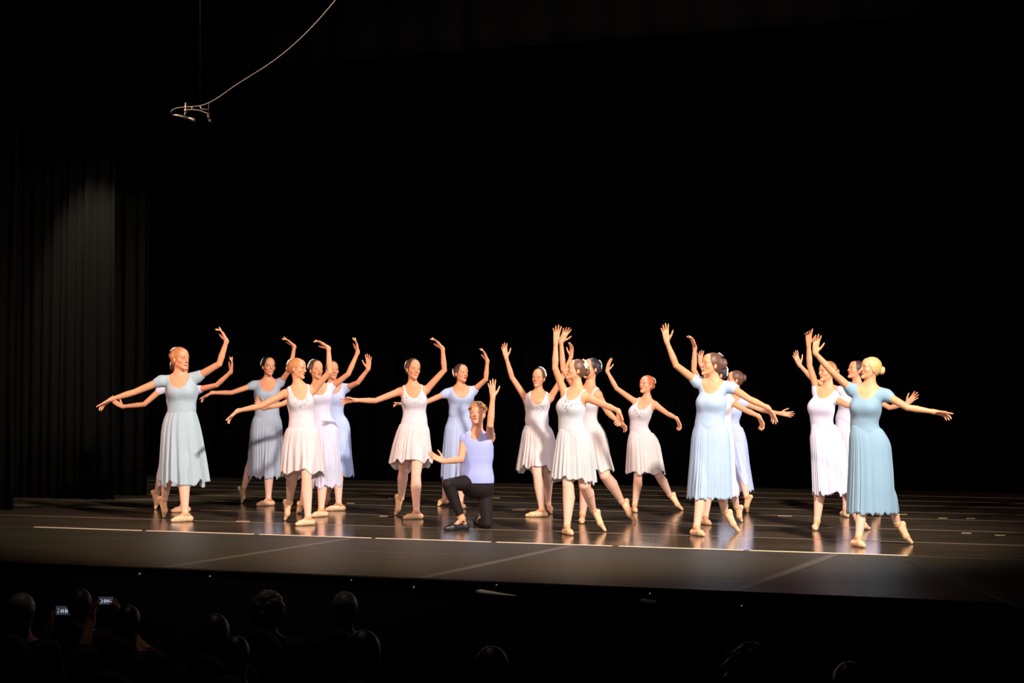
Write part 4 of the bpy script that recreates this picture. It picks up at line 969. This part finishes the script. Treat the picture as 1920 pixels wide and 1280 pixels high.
mb = MB(); mb.tube([mp_(352, 221), mp_(357, 221.8), mp_(361, 224), mp_(366, 226)], [.0060, .0085, .0125, .0115], 10); adopt(mb.build('capsule', MICM, None, True), t)
t = thing('microphone', 'dark microphone hanging steeply down at the right end of the bar', 'microphone', mp_(391, 220))
mb = MB(); mb.tube([mp_(390, 215), mp_(392.5, 224)], .010, 10); adopt(mb.build('microphone_body', DARKM, None, True), t)
mb = MB(); mb.tube([mp_(392.5, 224), mp_(396, 230.5)], [.011, .008], 10); adopt(mb.build('capsule', DARKM, None, True), t)

# ------------------------------------------------------------------ front face of the stage: small lamps and two streaks of light modelled as pale tapers
GLOW = plain('tiny_lamp_glow', (.9, .85, .7), .4, 0, (1, .9, .72), .35); STREAK = plain('pale_light_streak', (.38, .37, .30), .7)
def face(px, py):
    r = ray(px, py); d = cam2w(r); t = (Y_EDGE + .05) / d.y; return Vector((0, 0, EYE)) + d * t
spots_ = [(264, 1075, 'far left'), (396, 1079, 'left, below the grey-blue dancer'), (661, 1086, 'left of centre'), (778, 1100, 'left of the kneeling man'),
          (933, 1095, 'above the long pale light streak'), (1220, 1111, 'above the short pale light streak'), (1392, 1134, 'right of the short pale light streak')]
for x, y, lb in spots_:
    c = face(x, y); t = thing('fascia_lamp', 'tiny lamp on the dark stage face, ' + lb, 'lamp', c, 0, 'tiny lamps along the stage face')
    mb = MB(); mb.tube([(0, .012, 0), (0, -.018, 0)], .016, 12); mb.build('housing', DARKM, t, True)
    mb = MB(); mb.ball((0, -.017, -.002), (.0055, .003, .0045), 8, 5); mb.build('lens', GLOW, t, True)
for (x0, y0, x1, y1, r0, r1), lb in (((897, 1107, 972, 1115.5, .020, .003), 'long pale tapering modelled light streak on the dark stage face below the tiny lamp'), ((1204, 1124.5, 1234, 1127, .018, .010), 'short pale modelled light streak on the dark stage face at right')):
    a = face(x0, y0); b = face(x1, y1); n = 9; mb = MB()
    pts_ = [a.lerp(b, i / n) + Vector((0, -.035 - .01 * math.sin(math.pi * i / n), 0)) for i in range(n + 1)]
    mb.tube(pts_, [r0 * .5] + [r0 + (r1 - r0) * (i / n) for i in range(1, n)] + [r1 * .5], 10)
    o = mb.build('light_streak', STREAK, None, True); tag(o, lb, 'light streak')

# ------------------------------------------------------------------ auditorium: raked floor, seats, audience
def rake(Y): return -1.25 + (11.2 - Y) * .060
mb = MB(); n = 14
for i in range(n):
    y0 = 12.0 - i * 1.0; mb.box((X0, y0 - 1.0, -3.0), (X1, y0, rake(y0 - .5)))
struct(mb.build('floor', plain('dark_carpet', (.010, .006, .006), .95)))
SEATM = plain('dark_red_seat_cloth', (.030, .006, .007), .8); SEATP = plain('seat_shell_plastic', (.02, .02, .02), .35)
AUD = [plain('dark_coat', (.020, .018, .022), .85), plain('dark_red_sweater', (.06, .012, .012), .9), plain('charcoal_jacket', (.03, .03, .033), .85)]
H_GREY = hair_mat('grey_hair', (.42, .38, .34)); H_ASH = hair_mat('ash_blond_hair', (.30, .22, .14))
PHB = plain('phone_case', (.01, .01, .012), .4)
def phone_screen(name, seed, bars):
    m, nt, b = new_mat(name); L = nt.links
    tc = nd(nt, 'ShaderNodeTexCoord'); sx = nd(nt, 'ShaderNodeSeparateXYZ'); L.new(tc.outputs['Generated'], sx.inputs[0]); X, Y, Z = sx.outputs
    tot = 0.0
    rnd = random.Random(seed)
    for i in range(bars):
        cx = .10 + .80 * (i + .5) / bars + rnd.uniform(-.03, .03); hh = rnd.uniform(.20, .34)
        u = mth(nt, 'DIVIDE', mth(nt, 'SUBTRACT', X, cx), .05); v = mth(nt, 'DIVIDE', mth(nt, 'SUBTRACT', Z, .45), hh)
        q = mth(nt, 'SUBTRACT', 1.15, mth(nt, 'SQRT', mth(nt, 'ADD', mth(nt, 'MULTIPLY', u, u), mth(nt, 'MULTIPLY', v, v))), None, True)
        tot = mth(nt, 'ADD', tot, q)
    b.inputs['Base Color'].default_value = (.01, .01, .01, 1)
    L.new(mixc(nt, tot, (.035, .04, .06), (.75, .85, 1.0)), b.inputs['Emission Color']); b.inputs['Emission Strength'].default_value = .75
    b.inputs['Roughness'].default_value = .15
    return m

def seat(px, D, label, z0=None, w=.52):
    c = cam2w((( px - 960) / F_PX * D, D, 0)); zf = rake(c.y + .3) if z0 is None else z0
    t = thing('theatre_seat', label, 'seat', (c.x, c.y, zf), YAW * .4, 'theatre seats in the dark auditorium')
    global ROOT; ROOT = np.zeros(3)
    I3 = np.eye(3)
    def bk_(P, d): return np.maximum(np.maximum(d, np.abs(P[..., 1] - .0 - (P[..., 2] - .7) * -.18) - .045), -(P[..., 2] - .36))
    sobj('backrest', [elli((0, 0, .55), I3, (w / 2 * .98, .5, .50), .05)], SEATM, t, .014, bk_)
    sobj('seat_cushion', [elli((0, .26, .43), I3, (w / 2 * .92, .26, .075), .03)], SEATM, t, .014)
    for e in (-1, 1):
        mb = MB(); mb.box((e * w / 2 - .03, -.02, .0), (e * w / 2 + .03, .04, .60)); mb.box((e * w / 2 - .03, .04, .57), (e * w / 2 + .03, .40, .61)); mb.build('armrest', SEATP, t)
    return t
def watcher(px, top, D, wpx, hair, label, mat, yaw=180, phone=None, style='short', dz=0.0):
    """seated member of the audience seen from behind, facing the stage"""
    global ROOT
    hs = float(np.clip(wpx / F_PX * D / .170, .85, 1.12)); c = pt(px, top, D); hc = c - np.array([0, 0, .118 * hs]); hc[1] = D
    zf = rake(cam2w(hc).y); ROOT = np.array([hc[0], hc[1] + .02, zf])
    HR = head_frame(math.radians(yaw), math.radians(2), 0)
    t = thing('person', label, 'person', cam2w(ROOT), YAW, 'people watching from the dark auditorium')
    N = hc + np.array([0, -.02, -.175]); H = np.array([hc[0], hc[1] + .10, zf + .50]); s = 1.0
    sv = np.array([1., 0, 0]); fv = np.array([0, 1., 0]); up = nrm(N - H); FR = np.array([sv, np.cross(up, sv), up])
    LS = N + np.array([-.165, 0, -.05]); RS = N + np.array([.165, 0, -.05])
    T_ = [elli(H + up * .04, FR, (.175, .13, .13), .06), elli(H + up * .20, FR, (.150, .115, .17), .07), elli(H + (N - H) * .70, FR, (.170, .115, .17), .07), cone(LS, RS, .055, .055, .05)]
    legs_ = []
    for e in (-1, 1):
        k = H + np.array([e * .11, .46, .02]); a = k + np.array([0, .04, -(.50 + .02 - .10)])
        legs_ += [cone(H + np.array([e * .09, .02, -.01]), k, .085, .058, .04), cone(k, a, .055, .038, .02), cone(a, a + np.array([0, .16, -.055]), .038, .028, .02)]
    arms_ = []; hands_ = []
    if phone:
        tx, ty_, tw = phone; tgt = pt(tx, ty_, D + .42)
        for e, S in ((-1, LS), (1, RS)):
            Wr = tgt + np.array([e * (tw / 2 + .026), -.03, -.110]); E = limb_ik(S, Wr, .30, .26, pole=np.array([e * .6, 0, -1.]))
            arms_ += [cone(S, E, .052, .042, .03), cone(E, Wr, .040, .028, .01)]
            hands_ += hand_prims(Wr, np.array([-e * .15, .15, 1.]), np.array([-e * .9, .3, 0]), 1 if e < 0 else -1, .17, (.5, .6, .6, .6)) + [cone(Wr - np.array([0, 0, .03]), Wr + np.array([0, 0, .02]), .022, .020, .02)]
    else:
        for e, S in ((-1, LS), (1, RS)):
            Wr = H + np.array([e * .12, .36, .10]); E = limb_ik(S, Wr, .30, .25, pole=np.array([e * .7, -.4, -1.]))
            arms_ += [cone(S, E, .052, .042, .03), cone(E, Wr, .040, .026, .01)]
            hands_ += hand_prims(Wr, np.array([-e * .4, 1, -.25]), np.array([0, -.2, -1.]), 1 if e < 0 else -1, .17, (.3, .35, .35, .35)) + [cone(Wr - np.array([0, .03, 0]), Wr + np.array([0, .02, 0]), .022, .020, .02)]
    neck_ = [cone(N, hc - HR[2] * .05, .055, .052, .03)]
    for S in (LS, RS): neck_.append(cone(N + up * .02, S * .6 + N * .4, .035, .04, .05))
    sobj('body', T_ + legs_ + neck_ + arms_ + hands_ + head_prims(hc, HR, hs), SK2, t, .011, None, 0, (hc, HR, hs))
    cuts = [(LS, 0)]
    def coat(P, d):
        m = np.maximum(d, P[..., 2] - (N[2] + .025)); m = np.maximum(m, -(np.linalg.norm(P - N - up * .08, axis=-1) - .066))
        return m
    sobj('coat', [dict(p, ra=p['ra'] + .014, rb=p['rb'] + .014, lo=p['lo'] - .014, hi=p['hi'] + .014) if p['t'] == 0 else elli(p['c'], p['R'], p['r'] + .014, p['k']) for p in T_ + arms_ + legs_], mat, t, .013, coat)
    hp_ = hair_prims(hc, HR, hs, None, None, .011 if style == 'short' else .016)
    if style == 'long': hp_ += [elli(hc + (HR[1] * -.05 + HR[2] * -.08) * hs, HR, np.array([.085, .060, .12]) * hs, .04)]
    if style == 'curly':
        rnd = random.Random(int(px)); 
        for i in range(60):
            d = nrm((rnd.uniform(-1, 1), rnd.uniform(-1, .3), rnd.uniform(-.6, 1))); q = np.array([.085, .100, .096]) * d + np.array([0, -.018, .02])
            hp_.append(ball(hc + (HR[0] * q[0] + HR[1] * q[1] + HR[2] * q[2]) * hs, .024, .01))
    low = {'short': -.075, 'long': -.20, 'curly': -.11}[style]
    sobj('hair', hp_, hair, t, .007, hair_post(hc, HR, hs, low), 0, (hc, HR, hs))
    return t, hc, zf
WL = [(41, 1111, 10.7, 54, H_GREY, 'dark silhouette of a grey-haired person at the far left of the audience', 0, None, 'short'),
      (150, 1103, 11.9, 48, H_BROWN, 'brown-haired person filming with a phone, third row left', 1, (121, 1144, .140), 'short'),
      (240, 1134, 10.6, 50, H_BLACK, 'black-haired person filming with the farther small phone at left', 2, (199, 1125.5, .115), 'short'),
      (503, 1109, 11.4, 55, H_ASH, 'ash blond person left of centre, brightest lit head in the audience', 2, None, 'curly'),
      (647, 1109, 11.5, 51, H_GREY, 'grey-haired person seen from behind, right of the ash blond one', 0, None, 'short'),
      (403, 1152, 9.6, 56, H_BROWN, 'brown-haired person in a row nearer than the ash blond one', 1, None, 'long'),
      (442, 1192, 8.6, 56, H_BLACK, 'dark-haired person right beside and nearer than the long brown-haired one', 0, None, 'short'),
      (681, 1183, 8.5, 66, H_BROWN, 'brown-haired person in front of the grey-haired one at centre left', 2, None, 'long'),
      (922, 1211, 8.3, 66, H_MID, 'chestnut-haired person below the kneeling man', 1, None, 'short'),
      (1404, 1210, 7.4, 84, H_MID, 'curly-haired person below the sky blue dancer', 0, None, 'curly'),
      (1592, 1240, 8.4, 68, H_BROWN, 'brown-haired person at the bottom right of the audience', 2, None, 'short')]
SHORT = ['grey-haired person at the far left', 'person holding the nearer bright phone', 'person holding the farther bright phone', 'ash blond person left of centre', 'grey-haired person left of centre',
         'long-haired person before the ash blond one', 'dark-haired person beside the long-haired one', 'long-haired person before the grey-haired one', 'chestnut-haired person near the centre', 'curly chestnut-haired person', 'brown-haired person at the bottom right']
for i, (px, top, D, wpx, hair, lb, mi, ph, sty) in enumerate(WL):
    t, hc, zf = watcher(px, top, D, wpx, hair, lb, AUD[mi], 180, ph, sty)
    ROOT = np.zeros(3)
    c = cam2w((hc[0], hc[1] - .17, 0))
    seat(960 + hc[0] / (hc[1] - .16) * F_PX, hc[1] - .16, 'dark theatre seat under the ' + SHORT[i], zf, .41)
    if ph:
        tx, ty_, tw = ph; p = cam2w(pt(tx, ty_, D + .42)); th = tw * .52
        t = thing('phone', 'phone with a lit screen, ' + ('the lower of the two at left' if i == 1 else 'the upper and smaller of the two at left'), 'phone', p, YAW, 'phones filming the stage')
        global_ = MB(); global_.box((-tw / 2, -.004, -th / 2), (tw / 2, .004, th / 2)); global_.build('phone_case', PHB, t)
        m2 = MB(); m2.box((-tw / 2 + .012, -.0052, -th / 2 + .006), (tw / 2 - .012, -.0040, th / 2 - .006)); m2.build('screen', phone_screen('phone_screen_picture', i, 6 if i == 1 else 7), t)
for px, D, lb in ((215, 8.6, 'empty dark theatre seat at left below the phones'), (620, 7.4, 'empty dark theatre seat at the bottom, left of centre'), (1250, 8.4, 'empty dark theatre seat left of the curly-haired person')):
    seat(px, D, lb)
# added lamp standing in for faint stage spill over the first rows
lamp('added_house_spill', 'SPOT', (-1.5, 12.6, 7.0), (-1.6, 10.6, -.3), 55, (1, .82, .70), .4, 70, .9)

# ------------------------------------------------------------------ the cast
for key in sorted(SPEC):
    dancer(SPEC[key])
